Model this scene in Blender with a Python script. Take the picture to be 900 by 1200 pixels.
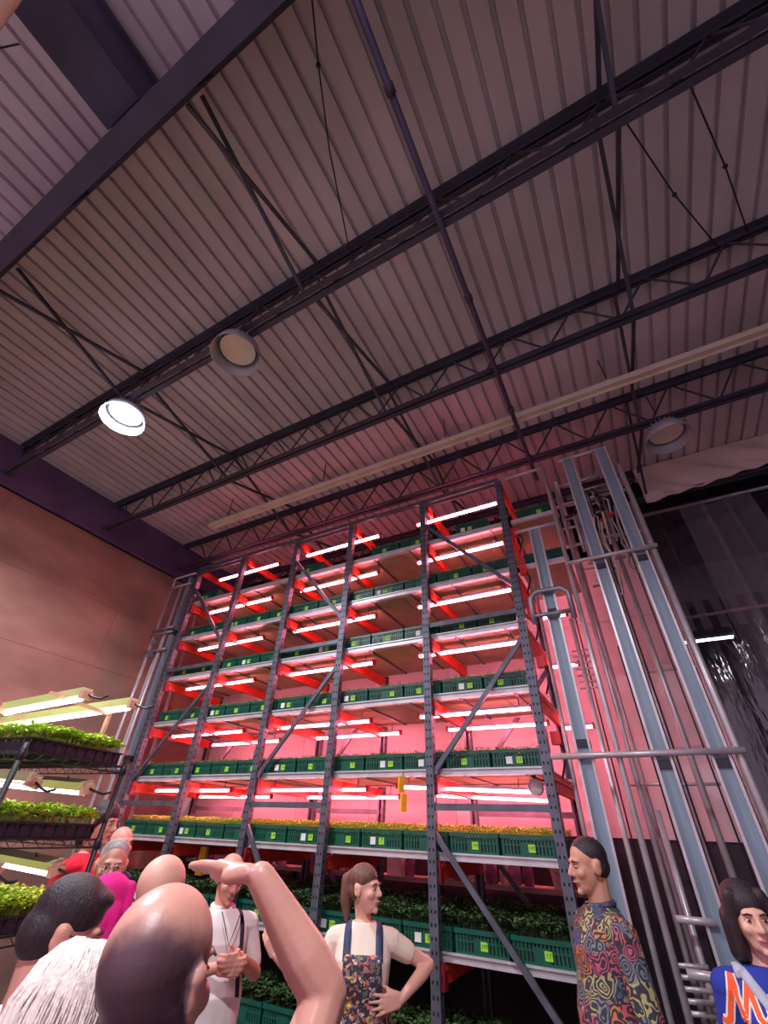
import bpy, bmesh, math, random
from mathutils import Vector, Matrix, Quaternion
from mathutils.bvhtree import BVHTree

for o in list(bpy.data.objects):
    bpy.data.objects.remove(o)
scene = bpy.context.scene
COL = scene.collection
random.seed(7)
rnd = random.uniform
V = Vector

# ------------------------------------------------------------------ camera
EYE = 1.80
cam_d = bpy.data.cameras.new('camera')
cam_d.sensor_fit = 'VERTICAL'
cam_d.sensor_height = 24.0
cam_d.lens = 493.1 / 1200 * 24.0
cam_d.clip_start = 0.02
cam_d.clip_end = 100
cam = bpy.data.objects.new('camera', cam_d)
COL.objects.link(cam)
yaw, pit, rol = math.radians(29.976), math.radians(37.317), math.radians(2.4145)
fw = V((-math.sin(yaw) * math.cos(pit), math.cos(yaw) * math.cos(pit), math.sin(pit)))
r0 = V((math.cos(yaw), math.sin(yaw), 0))
u0 = r0.cross(fw)
rr = r0 * math.cos(rol) + u0 * math.sin(rol)
uu = -r0 * math.sin(rol) + u0 * math.cos(rol)
m = Matrix((rr, uu, -fw)).transposed().to_4x4()
m.translation = V((0, 0, EYE))
cam.matrix_world = m
scene.camera = cam

# ------------------------------------------------------------------ world, exposure
world = bpy.data.worlds.new('world')
scene.world = world
world.use_nodes = True
bg = world.node_tree.nodes['Background']
bg.inputs[0].default_value = (0.72, 0.49, 0.68, 1)
bg.inputs[1].default_value = 1.15  # even purple fill, added to brighten the room from its open end
vs = scene.view_settings
vs.view_transform = 'Standard'
vs.look = 'None'
vs.exposure = 0.2
vs.gamma = 1.0
vs.use_curve_mapping = False
LED_COL = (1.0, 0.18, 0.26)
LED_GLOW = 54.0
LAMP_COL = (0.90, 0.93, 1.0)
LAMP_W = 240

# ------------------------------------------------------------------ materials
MATS = {}


def srgb(r, g, b):
    f = lambda c: c / 12.92 if c <= 0.04045 else ((c + 0.055) / 1.055) ** 2.4
    return (f(r / 255), f(g / 255), f(b / 255), 1)


def mat(name, col, rough=0.6, metal=0.0, var=0.12, scale=6.0, bump=0.0, bscale=60.0, emit=None, estr=0.0, col2=None, stretch=None, spec=0.5):
    """principled surface whose colour wanders between two tones, with fine relief"""
    if name in MATS:
        return MATS[name]
    mt = bpy.data.materials.new(name)
    mt.use_nodes = True
    nt = mt.node_tree
    b = nt.nodes['Principled BSDF']
    b.inputs['Roughness'].default_value = rough
    b.inputs['Metallic'].default_value = metal
    b.inputs['Specular IOR Level'].default_value = spec
    tc = nt.nodes.new('ShaderNodeTexCoord')
    mp = nt.nodes.new('ShaderNodeMapping')
    nt.links.new(tc.outputs['Object'], mp.inputs[0])
    if stretch:
        mp.inputs['Scale'].default_value = stretch
    nz = nt.nodes.new('ShaderNodeTexNoise')
    nz.inputs['Scale'].default_value = scale
    nz.inputs['Detail'].default_value = 5
    nt.links.new(mp.outputs[0], nz.inputs['Vector'])
    rp = nt.nodes.new('ShaderNodeValToRGB')
    c = V(col[:3])
    lo = V(col2[:3]) if col2 else c * (1 - var)
    hi = c if col2 else c * (1 + var)
    rp.color_ramp.elements[0].position = 0.35
    rp.color_ramp.elements[1].position = 0.65
    rp.color_ramp.elements[0].color = (*lo, 1)
    rp.color_ramp.elements[1].color = (*hi, 1)
    nt.links.new(nz.outputs['Fac'], rp.inputs[0])
    nt.links.new(rp.outputs[0], b.inputs['Base Color'])
    if bump > 0:
        n2 = nt.nodes.new('ShaderNodeTexNoise')
        n2.inputs['Scale'].default_value = bscale
        n2.inputs['Detail'].default_value = 3
        nt.links.new(mp.outputs[0], n2.inputs['Vector'])
        bp = nt.nodes.new('ShaderNodeBump')
        bp.inputs['Strength'].default_value = bump
        bp.inputs['Distance'].default_value = 0.01
        nt.links.new(n2.outputs['Fac'], bp.inputs['Height'])
        nt.links.new(bp.outputs[0], b.inputs['Normal'])
    if emit:
        b.inputs['Emission Color'].default_value = (*emit[:3], 1)
        b.inputs['Emission Strength'].default_value = estr
    MATS[name] = mt
    return mt


def cell_mat(name, base, cols, scale, rough=0.85, fill=0.33, rings=0.0, warp=0.0):
    """printed cloth: blobs (or rings) of many colours on a dark ground"""
    mt = bpy.data.materials.new(name)
    mt.use_nodes = True
    nt = mt.node_tree
    N, L = nt.nodes, nt.links
    b = N['Principled BSDF']
    b.inputs['Roughness'].default_value = rough
    tc = N.new('ShaderNodeTexCoord')
    vec = tc.outputs['Object']
    if warp:
        nz = N.new('ShaderNodeTexNoise')
        nz.inputs['Scale'].default_value = scale * 0.7
        L.new(vec, nz.inputs['Vector'])
        mx = N.new('ShaderNodeMix')
        mx.data_type = 'RGBA'
        mx.blend_type = 'LINEAR_LIGHT'
        mx.inputs[0].default_value = warp
        L.new(vec, mx.inputs[6])
        L.new(nz.outputs['Color'], mx.inputs[7])
        vec = mx.outputs[2]
    vo = N.new('ShaderNodeTexVoronoi')
    vo.inputs['Scale'].default_value = scale
    L.new(vec, vo.inputs['Vector'])
    sep = N.new('ShaderNodeSeparateColor')
    L.new(vo.outputs['Color'], sep.inputs[0])
    rp = N.new('ShaderNodeValToRGB')
    rp.color_ramp.interpolation = 'CONSTANT'
    els = rp.color_ramp.elements
    n = len(cols)
    els[0].color = cols[0]
    els[1].position = 1 / n
    els[1].color = cols[1]
    for i in range(2, n):
        e = els.new(i / n)
        e.color = cols[i]
    L.new(sep.outputs[0], rp.inputs[0])
    dist = vo.outputs['Distance']
    if rings:
        mu = N.new('ShaderNodeMath')
        mu.operation = 'MULTIPLY'
        mu.inputs[1].default_value = rings
        L.new(dist, mu.inputs[0])
        sn = N.new('ShaderNodeMath')
        sn.operation = 'SINE'
        L.new(mu.outputs[0], sn.inputs[0])
        lt = N.new('ShaderNodeMath')
        lt.operation = 'GREATER_THAN'
        lt.inputs[1].default_value = fill
        L.new(sn.outputs[0], lt.inputs[0])
    else:
        lt = N.new('ShaderNodeMath')
        lt.operation = 'LESS_THAN'
        lt.inputs[1].default_value = fill
        L.new(dist, lt.inputs[0])
    mx2 = N.new('ShaderNodeMix')
    mx2.data_type = 'RGBA'
    L.new(lt.outputs[0], mx2.inputs[0])
    mx2.inputs[6].default_value = base
    L.new(rp.outputs[0], mx2.inputs[7])
    L.new(mx2.outputs[2], b.inputs['Base Color'])
    MATS[name] = mt
    return mt


def clear_mat(name, tint, gloss=0.25, rough=0.12, haze=0.1):
    mt = bpy.data.materials.new(name)
    mt.use_nodes = True
    nt = mt.node_tree
    N, L = nt.nodes, nt.links
    out = N['Material Output']
    N.remove(N['Principled BSDF'])
    tr = N.new('ShaderNodeBsdfTransparent')
    tr.inputs[0].default_value = tint
    gl = N.new('ShaderNodeBsdfGlossy')
    gl.inputs['Roughness'].default_value = rough
    df = N.new('ShaderNodeBsdfDiffuse')
    df.inputs[0].default_value = (0.55, 0.55, 0.6, 1)
    tc = N.new('ShaderNodeTexCoord')
    mp = N.new('ShaderNodeMapping')
    mp.inputs['Scale'].default_value = (9, 9, 1.2)
    nz = N.new('ShaderNodeTexNoise')
    nz.inputs['Scale'].default_value = 2.5
    L.new(tc.outputs['Object'], mp.inputs[0])
    L.new(mp.outputs[0], nz.inputs[0])
    bp = N.new('ShaderNodeBump')
    bp.inputs['Strength'].default_value = 0.5
    bp.inputs['Distance'].default_value = 0.02
    L.new(nz.outputs['Fac'], bp.inputs['Height'])
    L.new(bp.outputs[0], gl.inputs['Normal'])
    m1 = N.new('ShaderNodeMixShader')
    m1.inputs[0].default_value = gloss
    L.new(tr.outputs[0], m1.inputs[1])
    L.new(gl.outputs[0], m1.inputs[2])
    m2 = N.new('ShaderNodeMixShader')
    m2.inputs[0].default_value = haze
    L.new(m1.outputs[0], m2.inputs[1])
    L.new(df.outputs[0], m2.inputs[2])
    L.new(m2.outputs[0], out.inputs[0])
    MATS[name] = mt
    return mt


M_steel = mat('galvanised_steel', srgb(150, 152, 160), 0.45, 0.7, 0.15, 9, 0.1, 90)
M_upright = mat('upright_steel', srgb(100, 102, 114), 0.5, 0.5, 0.2, 7, 0.1, 60)
M_beam = mat('shelf_edge_steel', srgb(205, 202, 205), 0.42, 0.35, 0.1, 8)
M_orange = mat('orange_beam_paint', srgb(225, 62, 38), 0.5, 0.0, 0.12, 10)
M_deckb = mat('shelf_board', srgb(158, 146, 120), 0.7, 0, 0.12, 5, 0.1, 40)
M_dark = mat('dark_joist_paint', srgb(62, 60, 76), 0.6, 0.0, 0.2, 3, 0.1, 30)
M_girder = mat('girder_paint', srgb(70, 66, 92), 0.6, 0.0, 0.18, 2.5, 0.1, 25)
M_wallbeam = mat('wall_beam_paint', srgb(98, 78, 116), 0.6, 0.0, 0.18, 2)
M_deck = mat('roof_deck_paint', srgb(200, 188, 192), 0.62, 0.05, 0.14, 1.6, 0.12, 25, stretch=(1, 0.25, 1))
M_black = mat('black_paint', srgb(24, 23, 28), 0.5, 0.0, 0.3, 8)
M_hole = mat('hole_black', srgb(14, 14, 18), 0.9, 0, 0.1, 5)
M_crate = mat('green_crate_plastic', srgb(8, 84, 66), 0.4, 0, 0.15, 8)
M_tag = mat('lime_tag', srgb(158, 216, 52), 0.6, 0, 0.06, 20)
M_tagw = mat('white_tag', srgb(225, 222, 215), 0.6, 0, 0.06, 20)
M_ink = mat('tag_ink', srgb(20, 74, 44), 0.7, 0, 0.1, 20)
M_chan = mat('blue_grey_channel', srgb(130, 146, 160), 0.5, 0.25, 0.12, 5, stretch=(6, 6, 0.4))
M_tube = mat('bare_tube_steel', srgb(196, 186, 190), 0.35, 0.35, 0.12, 7)
M_rail = mat('cream_rail', srgb(222, 206, 186), 0.5, 0, 0.08, 4)
M_alu = mat('lamp_aluminium', srgb(196, 196, 202), 0.4, 0.4, 0.08, 8)
M_led = mat('pink_led', (0.9, 0.8, 0.85), 0.4, emit=LED_COL, estr=LED_GLOW)
M_ledw = mat('white_led', (0.9, 0.9, 0.9), 0.4, emit=(1.0, 0.86, 1.0), estr=6)
M_lens_on = mat('lamp_lens_lit', (0.9, 0.9, 0.9), 0.4, emit=LAMP_COL, estr=20)
M_lens_off = mat('lamp_lens_unlit', srgb(226, 205, 190), 0.45, 0, 0.05, 6)
M_red = mat('red_plastic', srgb(214, 26, 40), 0.5, 0, 0.12, 12)
M_yellow = mat('yellow_plastic', srgb(240, 176, 30), 0.5, 0, 0.1, 12)
M_white = mat('white_plastic', srgb(226, 224, 224), 0.5, 0, 0.06, 8)
M_soil = mat('dark_soil', srgb(40, 32, 30), 0.95, 0, 0.3, 40, 0.5, 120)
M_leaf = mat('lettuce_leaf', srgb(226, 244, 104), 0.55, 0, 0.2, 14, col2=srgb(168, 216, 66))
M_sprout = mat('sprout_leaf', srgb(222, 230, 100), 0.55, 0, 0.2, 16, col2=srgb(150, 190, 60))
M_sproutg = mat('sprout_green', srgb(140, 196, 70), 0.55, 0, 0.2, 16, col2=srgb(70, 140, 50))
M_herb = mat('dark_herb_leaf', srgb(92, 118, 62), 0.6, 0, 0.2, 16, col2=srgb(40, 62, 40))

# ------------------------------------------------------------------ mesh helpers


class MB:
    def __init__(s):
        s.v, s.f = [], []

    def add(s, verts, faces):
        n = len(s.v)
        s.v += [tuple(v) for v in verts]
        s.f += [tuple(i + n for i in f) for f in faces]
        return s

    def box(s, c, d, rot=None):
        c = V(c)
        hx, hy, hz = d[0] / 2, d[1] / 2, d[2] / 2
        vs_ = [V((x, y, z)) for x in (-hx, hx) for y in (-hy, hy) for z in (-hz, hz)]
        if rot is not None:
            vs_ = [rot @ v for v in vs_]
        return s.add([v + c for v in vs_], [(0, 1, 3, 2), (4, 6, 7, 5), (0, 4, 5, 1), (2, 3, 7, 6), (0, 2, 6, 4), (1, 5, 7, 3)])

    def span(s, x0, x1, y0, y1, z0, z1):
        return s.box(((x0 + x1) / 2, (y0 + y1) / 2, (z0 + z1) / 2), (abs(x1 - x0), abs(y1 - y0), abs(z1 - z0)))

    def bar(s, a, b, w, h, up=(0, 0, 1)):
        """rectangular bar from a to b; w across, h along up"""
        a, b = V(a), V(b)
        d = b - a
        l = d.length
        d.normalize()
        u = V(up)
        if abs(d.dot(u)) > 0.98:
            u = V((0, 1, 0))
        x = d.cross(u).normalized()
        u = x.cross(d)
        R = Matrix((x, d, u)).transposed()
        return s.box((a + b) / 2, (w, l, h), R)

    def tube(s, pts, r, n=8, closed=False, cap=True):
        pts = [V(p) for p in pts]
        rs = r if isinstance(r, (list, tuple)) else [r] * len(pts)
        base = len(s.v)
        prev = None
        k = len(pts)
        for i, p in enumerate(pts):
            if closed:
                t = pts[(i + 1) % k] - pts[i - 1]
            else:
                t = pts[min(i + 1, k - 1)] - pts[max(i - 1, 0)]
            t.normalize()
            if prev is None:
                u = V((0, 0, 1)) if abs(t.z) < 0.9 else V((1, 0, 0))
            else:
                u = prev
            x = t.cross(u)
            if x.length < 1e-6:
                x = t.orthogonal()
            x.normalize()
            u = x.cross(t)
            prev = u
            for j in range(n):
                a = 2 * math.pi * j / n
                s.v.append(tuple(p + (x * math.cos(a) + u * math.sin(a)) * rs[i]))
        segs = k if closed else k - 1
        for i in range(segs):
            for j in range(n):
                a = base + i * n + j
                b = base + i * n + (j + 1) % n
                i2 = (i + 1) % k
                c = base + i2 * n + (j + 1) % n
                d = base + i2 * n + j
                s.f.append((a, b, c, d))
        if cap and not closed:
            s.f.append(tuple(base + j for j in reversed(range(n))))
            s.f.append(tuple(base + (k - 1) * n + j for j in range(n)))
        return s

    def lathe(s, prof, c=(0, 0, 0), n=24):
        base = len(s.v)
        c = V(c)
        for r, z in prof:
            for j in range(n):
                a = 2 * math.pi * j / n
                s.v.append((c.x + r * math.cos(a), c.y + r * math.sin(a), c.z + z))
        for i in range(len(prof) - 1):
            for j in range(n):
                s.f.append((base + i * n + j, base + i * n + (j + 1) % n, base + (i + 1) * n + (j + 1) % n, base + (i + 1) * n + j))
        return s

    def ell(s, c, r, rot=None, n=14, m_=9):
        """ellipsoid"""
        c = V(c)
        vs_ = [V((0, 0, -1))]
        for i in range(1, m_):
            th = math.pi * i / m_
            for j in range(n):
                a = 2 * math.pi * j / n
                vs_.append(V((math.sin(th) * math.cos(a), math.sin(th) * math.sin(a), -math.cos(th))))
        vs_.append(V((0, 0, 1)))
        fs = [(0, 1 + (j + 1) % n, 1 + j) for j in range(n)]
        for i in range(m_ - 2):
            for j in range(n):
                a = 1 + i * n + j
                b = 1 + i * n + (j + 1) % n
                fs.append((a, b, b + n, a + n))
        e = len(vs_) - 1
        fs += [(e, e - n + j, e - n + (j + 1) % n) for j in range(n)]
        out = []
        for v in vs_:
            w = V((v.x * r[0], v.y * r[1], v.z * r[2]))
            if rot is not None:
                w = rot @ w
            out.append(w + c)
        return s.add(out, fs)

    def rc(s, a, ra, b, rb, n=12):
        """round cone: two balls and the tapered skin between them"""
        a, b = V(a), V(b)
        d = b - a
        l = d.length
        d.normalize()
        pts, rs = [], []
        for t in (-0.98, -0.85, -0.5, 0):
            pts.append(a + d * ra * t)
            rs.append(ra * math.sqrt(1 - t * t))
        for t in (0, 0.5, 0.85, 0.98):
            pts.append(b + d * rb * t)
            rs.append(rb * math.sqrt(1 - t * t))
        return s.tube(pts, rs, n)

    def loft(s, rings, n=22):
        """rings: (x, y, z, half width, half depth)"""
        base = len(s.v)
        for x, y, z, w, d in rings:
            for j in range(n):
                a = 2 * math.pi * j / n
                ca, sa = math.cos(a), math.sin(a)
                e = 0.85
                s.v.append((x + w * math.copysign(abs(ca) ** e, ca), y + d * math.copysign(abs(sa) ** e, sa), z))
        for i in range(len(rings) - 1):
            for j in range(n):
                s.f.append((base + i * n + j, base + i * n + (j + 1) % n, base + (i + 1) * n + (j + 1) % n, base + (i + 1) * n + j))
        s.f.append(tuple(base + j for j in reversed(range(n))))
        s.f.append(tuple(base + (len(rings) - 1) * n + j for j in range(n)))
        return s

    def mesh(s, name, mt=None, smooth=False):
        me = bpy.data.meshes.new(name)
        me.from_pydata(s.v, [], s.f)
        if mt:
            me.materials.append(mt)
        if smooth:
            me.polygons.foreach_set('use_smooth', [True] * len(me.polygons))
        me.update()
        return me

    def build(s, name, mt, parent=None, smooth=False):
        return obj(name, s.mesh(name, mt, smooth), parent)


def obj(name, data, parent=None, loc=None, rotz=None):
    o = bpy.data.objects.new(name, data)
    COL.objects.link(o)
    if parent:
        o.parent = parent
    if loc is not None:
        o.location = loc
    if rotz is not None:
        o.rotation_euler = (0, 0, rotz)
    return o


def tag(o, label, cat, group=None):
    o['label'] = label
    o['category'] = cat
    if group:
        o['group'] = group
    return o


def thing(name, label, cat, loc=(0, 0, 0), rotz=0.0, group=None):
    return tag(obj(name, None, None, loc, rotz), label, cat, group)


def struct(o):
    o['kind'] = 'structure'
    return o


def stuff(o):
    o['kind'] = 'stuff'
    return o


def place(name, data, parent, loc, rotz=0.0):
    return obj(name, data, parent, loc, rotz)

# ------------------------------------------------------------------ the room
XW = -7.10      # face of the concrete wall
ZC = 6.20       # underside of the roof deck
M_floor = mat('concrete_floor', srgb(120, 112, 108), 0.55, 0, 0.15, 1.5, 0.15, 20)
M_conc = mat('concrete_wall', srgb(176, 134, 118), 0.85, 0, 0.2, 1.3, 0.25, 14, col2=srgb(136, 100, 90), stretch=(1, 0.5, 1.4))
M_farshade = mat('far_hall_shade', srgb(40, 38, 46), 0.8, 0, 0.3, 1.2)  # dark tone puts the unlit far hall's shade into the colour
M_sheet = mat('white_wall_sheet', srgb(214, 206, 206), 0.6, 0, 0.05, 1.2, 0.15, 5, stretch=(1, 1, 0.4))
M_blacksheet = mat('black_wall_sheet', srgb(34, 24, 36), 0.5, 0, 0.4, 2, 0.5, 9, stretch=(3, 3, 0.4))

floor = struct(MB().span(XW - 0.2, 8, -6, 14, -0.1, 0).build('floor', M_floor))

# corrugated roof deck: wide pans and narrow raised flutes running away from the camera
pitch = 0.166
prof = []
x = XW - 0.1
while x < 8:
    prof += [(x, 0.0), (x + 0.127, 0.0), (x + 0.132, 0.045), (x + 0.161, 0.045)]
    x += pitch
b = MB()
for px, pz in prof:
    b.v.append((px, -6, ZC + pz))
    b.v.append((px, 6.05, ZC + pz))
for i in range(len(prof) - 1):
    b.f.append((2 * i, 2 * i + 1, 2 * i + 3, 2 * i + 2))
n0 = len(b.v)
b.span(XW - 0.1, 8, -6, 6.05, ZC + 0.06, ZC + 0.12)
ceiling = struct(b.build('ceiling', M_deck))
ceiling_b = struct(MB().span(XW - 0.1, 8, 6.06, 14, ZC, ZC + 0.12).build('ceiling_back', M_farshade))  # roof carried on past the partition, its lack of light painted in dark

wall_l = struct(MB().span(XW - 0.2, XW - 0.02, -6, 14, 0, 6.3).build('wall_left', M_conc))
y = -4.8
col = 0
while y < 6.0:
    z = 0.0
    row = 0
    h = 0.92
    off = 0.0 if row % 2 == 0 else 0.9
    while z < 5.6:
        z1 = min(z + h, 5.62)
        yy0, yy1 = y + 0.002, y + 4.2 - 0.002
        sh = 2.1 if row % 2 else 0.0
        p = MB().span(XW - 0.025, XW + rnd(0, 0.004), yy0 + sh, yy1 + sh, z + 0.002, z1 - 0.002).build('panel', M_conc, wall_l)
        z = z1
        row += 1
    y += 4.2
wall_far = struct(MB().span(XW, 8, 13.9, 14, 0, 6.2).build('wall_far', M_farshade))
wall_r = struct(MB().span(7.9, 8, -6, 14, 0, 6.2).build('wall_right', M_farshade))

# wall behind the rack: black sheet below, white sheets above
wall_b = struct(MB().span(XW, 0.66, 5.93, 5.99, 0, 1.86).build('wall_back', M_blacksheet))
x = XW
while x < 0.6:
    x1 = min(x + 1.22, 0.66)
    MB().span(x + 0.004, x1 - 0.004, 5.90, 5.94, 1.84, 5.02).build('panel', M_sheet, wall_b)
    x = x1
for z in (2.6, 4.1):
    MB().span(XW, 0.66, 5.885, 5.90, z - 0.02, z + 0.02).build('batten', M_sheet, wall_b)

# deep beam along the top of the concrete wall
wb = thing('wall_girder', 'deep dark purple steel beam along the top of the concrete wall', 'beam', (XW, 2, 5.55))
q = MB().span(0, 0.05, -8, 11.9, 0.0, 0.645).build('web', M_wallbeam, wb)
q = MB().span(0, 0.15, -8, 11.9, 0.0, 0.03).build('bottom_flange', M_wallbeam, wb)
q = MB().span(0.05, 0.13, -8, 11.9, 0.03, 0.645).build('web_plate', M_wallbeam, wb)

# the main girder over the camera and the box beam that frames into it
gd = thing('roof_girder', 'heavy dark I-beam girder crossing under the roof deck', 'beam', (0, -0.34, 5.58))
MB().span(-6.95, 7.8, 0.0, 0.13, 0, 0.03).build('bottom_flange', M_girder, gd)
MB().span(-6.95, 7.8, 0.0, 0.13, 0.585, 0.615).build('top_flange', M_girder, gd)
MB().span(-6.95, 7.8, 0.053, 0.077, 0.03, 0.585).build('web', M_girder, gd)
for x in [-6 + 1.5 * i for i in range(9)]:
    MB().span(x, x + 0.014, 0.005, 0.125, 0.03, 0.585).build('stiffener', M_girder, gd)
bx = thing('roof_box_beam', 'short wide dark box beam framing square into the roof girder', 'beam', (-2.03, -0.36, 5.72))
MB().span(-0.17, 0.17, -4.5, 0.0, 0, 0.40).build('box', M_girder, bx)
MB().span(-0.20, -0.17, -4.5, 0.0, 0.36, 0.40).build('flange', M_dark, bx)
MB().span(0.17, 0.20, -4.5, 0.0, 0.36, 0.40).build('flange', M_dark, bx)
cd = thing('duct', 'pale cream duct high in the corner beyond the box beam', 'duct', (-3.4, -1.0, 5.55))
MB().tube([(-1.6, 0, 0), (2.2, 0, 0)], 0.065, 14).build('pipe', M_rail, cd, True)
for x in (-1.2, 0.0, 0.8):
    MB().tube([(x - 0.02, 0, 0), (x + 0.02, 0, 0)], 0.075, 14).build('band', M_alu, cd)
    MB().tube([(x, 0, 0.06), (x, 0, 0.65)], 0.006, 5).build('hanger', M_dark, cd)

# open-web joists
JY = [1.25, 2.78, 4.26, 5.78]
JN = ['first open-web roof joist out from the heavy girder', 'second open-web roof joist, beside the long cream rail',
      'third open-web roof joist, right above the front of the rack', 'fourth open-web roof joist, above the white cloth valance']
me_bar = {}
PAN = 0.66
for ji, jy in enumerate(JY):
    j = thing('roof_joist', JN[ji], 'joist', (0, jy, ZC))
    for s in (-1, 1):
        MB().span(-6.95, 7.8, s * 0.012, s * 0.072, -0.012, -0.002).span(-6.95, 7.8, s * 0.012, s * 0.020, -0.07, -0.012).build('top_chord', M_dark, j)
        MB().span(-6.95, 7.8, s * 0.012, s * 0.064, -0.535, -0.525).span(-6.95, 7.8, s * 0.012, s * 0.019, -0.525, -0.475).build('bottom_chord', M_dark, j)
    if not me_bar:
        me_bar[0] = MB().tube([(-PAN / 2, 0, -0.03), (0, 0, -0.515)], 0.0115, 6).mesh('web_bar', M_dark)
        me_bar[1] = MB().tube([(0, 0, -0.515), (PAN / 2, 0, -0.03)], 0.0115, 6).mesh('web_bar', M_dark)
    x = -6.6 + 0.2 * ji
    while x < 7.3:
        obj('web_bar', me_bar[0], j, (x, 0, 0))
        obj('web_bar', me_bar[1], j, (x, 0, 0))
        x += PAN
# angle-iron cross braces
YS = [-0.22] + JY
for bx_ in (-4.2, -1.6, 0.95):
    for i in range(4):
        y0, y1 = YS[i] + 0.04, YS[i + 1] - 0.04
        t = thing('cross_brace', 'crossed thin dark angle bars %s, %s' % (('between girder and first roof joist', 'between first and second roof joists', 'between second and third roof joists', 'between third and fourth roof joists')[i], {-4.2: 'on concrete wall side', -1.6: 'along the middle', 0.95: 'on lift mast side'}[bx_]), 'brace', (bx_, y0, ZC), 0, 'cross braces between the roof joists')
        ex = rnd(-0.05, 0.05)
        MB().bar((-0.02, 0, -0.06), (0.0 + ex, y1 - y0, -0.50), 0.028, 0.028).build('bar', M_dark, t)
        MB().bar((0.02, 0, -0.50), (0.03 - ex, y1 - y0, -0.06), 0.028, 0.028).build('bar', M_dark, t)

# conduit and long cream rail slung under the joists
cdt = thing('conduit', 'long straight grey conduit strapped under the roof joists', 'conduit', (-0.32, 0, 5.61))
MB().tube([(0, -0.6, 0), (0, 4.6, 0)], 0.024, 10).build('pipe', M_girder, cdt, True)
for y in (0.4, 1.9, 3.3):
    MB().tube([(0, y - 0.03, 0), (0, y + 0.03, 0)], 0.033, 10).build('coupling', M_dark, cdt, True)
for y in JY[:3]:
    MB().box((0, y, 0.045), (0.06, 0.03, 0.05)).build('strap', M_dark, cdt)
rl = thing('ceiling_rail', 'long cream metal rail slung level between two roof joists', 'rail', (-1.6, 3.56, 5.70))
MB().span(-3.75, 9.0, -0.05, 0.05, 0.025, 0.07).build('channel', M_rail, rl)
MB().span(-3.75, 9.0, -0.05, -0.036, 0.0, 0.025).build('lip', M_rail, rl)
MB().span(-3.75, 9.0, 0.036, 0.05, 0.0, 0.025).build('lip', M_rail, rl)
for x in (-3.4, -1.5, 0.4, 2.3, 4.2):
    MB().tube([(x, 0, 0.07), (x, 0, 0.5)], 0.007, 5).build('hanger_rod', M_dark, rl)
    MB().box((x, 0, 0.078), (0.06, 0.12, 0.016)).build('clip', M_alu, rl)
# loose wires
for lab, pts in (
        ('thin slack wire dangling from the girder to the first roof joist', [(-0.55, -0.24, 5.98), (-0.72, 0.1, 5.93), (-0.9, 0.5, 5.9), (-1.16, 1.2, 5.95)]),
        ('tight dark wire strung from the first joist to the second', [(1.38, 1.3, 5.68), (1.7, 2.0, 5.9), (2.0, 2.74, 6.12)]),
        ('dark wire with a small knot strung between two joists', [(1.0, 1.28, 5.7), (1.35, 2.0, 5.85), (1.78, 2.76, 6.1)]),
        ('pull cord with a pale bead hanging from the second joist', [(1.93, 2.76, 5.68), (1.94, 2.75, 5.4), (1.93, 2.76, 5.05)])):
    t = thing('wire', lab, 'wire', pts[0])
    p0 = V(pts[0])
    MB().tube([V(p) - p0 for p in pts], 0.006, 5).build('strand', M_black, t)
    MB().ell(V(pts[1 if 'bead' not in lab else 1]) - p0, (0.018, 0.018, 0.022), None, 8, 6).build('bead', M_white if 'bead' in lab else M_black, t)


# ------------------------------------------------------------------ round high-bay lamps
def high_bay(label, x, y, z, lit):
    t = thing('high_bay_lamp', label, 'lamp', (x, y, z))
    MB().lathe([(0.0, 0.26), (0.07, 0.26), (0.085, 0.24), (0.085, 0.16), (0.0, 0.16)], n=20).build('driver_housing', M_alu, t, True)
    k = MB()
    for i in range(18):
        a = i * math.pi / 9
        k.box((0.10 * math.cos(a), 0.10 * math.sin(a), 0.11), (0.09, 0.006, 0.10), Matrix.Rotation(a, 3, 'Z'))
    stuff(k.build('cooling_fins', M_alu, t))
    MB().lathe([(0.0, 0.07), (0.165, 0.07), (0.182, 0.055), (0.182, 0.015), (0.180, 0.0), (0.172, 0.0), (0.172, 0.02)], n=28).build('rim', M_dark, t, True)
    MB().lathe([(0.0, 0.012), (0.09, 0.004), (0.173, 0.008)], n=28).build('lens', M_lens_on if lit else M_lens_off, t, True)
    MB().lathe([(0.183, 0.05), (0.205, 0.02), (0.232, -0.10), (0.236, -0.10), (0.210, 0.025), (0.185, 0.06)], n=32).build('reflector_skirt', MATS['acrylic'], t, True)
    MB().tube([(0, 0, 0.26), (0, 0, ZC - z)], 0.008, 6).build('hanger', M_dark, t)
    if lit:
        ld = bpy.data.lights.new('lamp_light', 'AREA')
        ld.shape = 'DISK'
        ld.size = 0.3
        ld.energy = LAMP_W
        ld.color = LAMP_COL
        lo = obj('lamp_light', ld, t, (0, 0, -0.004))
    return t


clear_mat('acrylic', (0.82, 0.78, 0.78, 1), 0.12, 0.25, 0.45)
high_bay('lit round high-bay lamp hanging nearest the concrete wall', -4.26, 1.31, 5.55, True)
high_bay('unlit round high-bay lamp hanging beside the first roof joist', -2.49, 1.30, 5.53, False)
high_bay('unlit round high-bay lamp hanging above the tall lift masts', 1.16, 4.36, 5.53, False)
high_bay('lit round high-bay lamp hanging beside the long conduit', -0.12, -0.95, 5.55, True)

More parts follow.
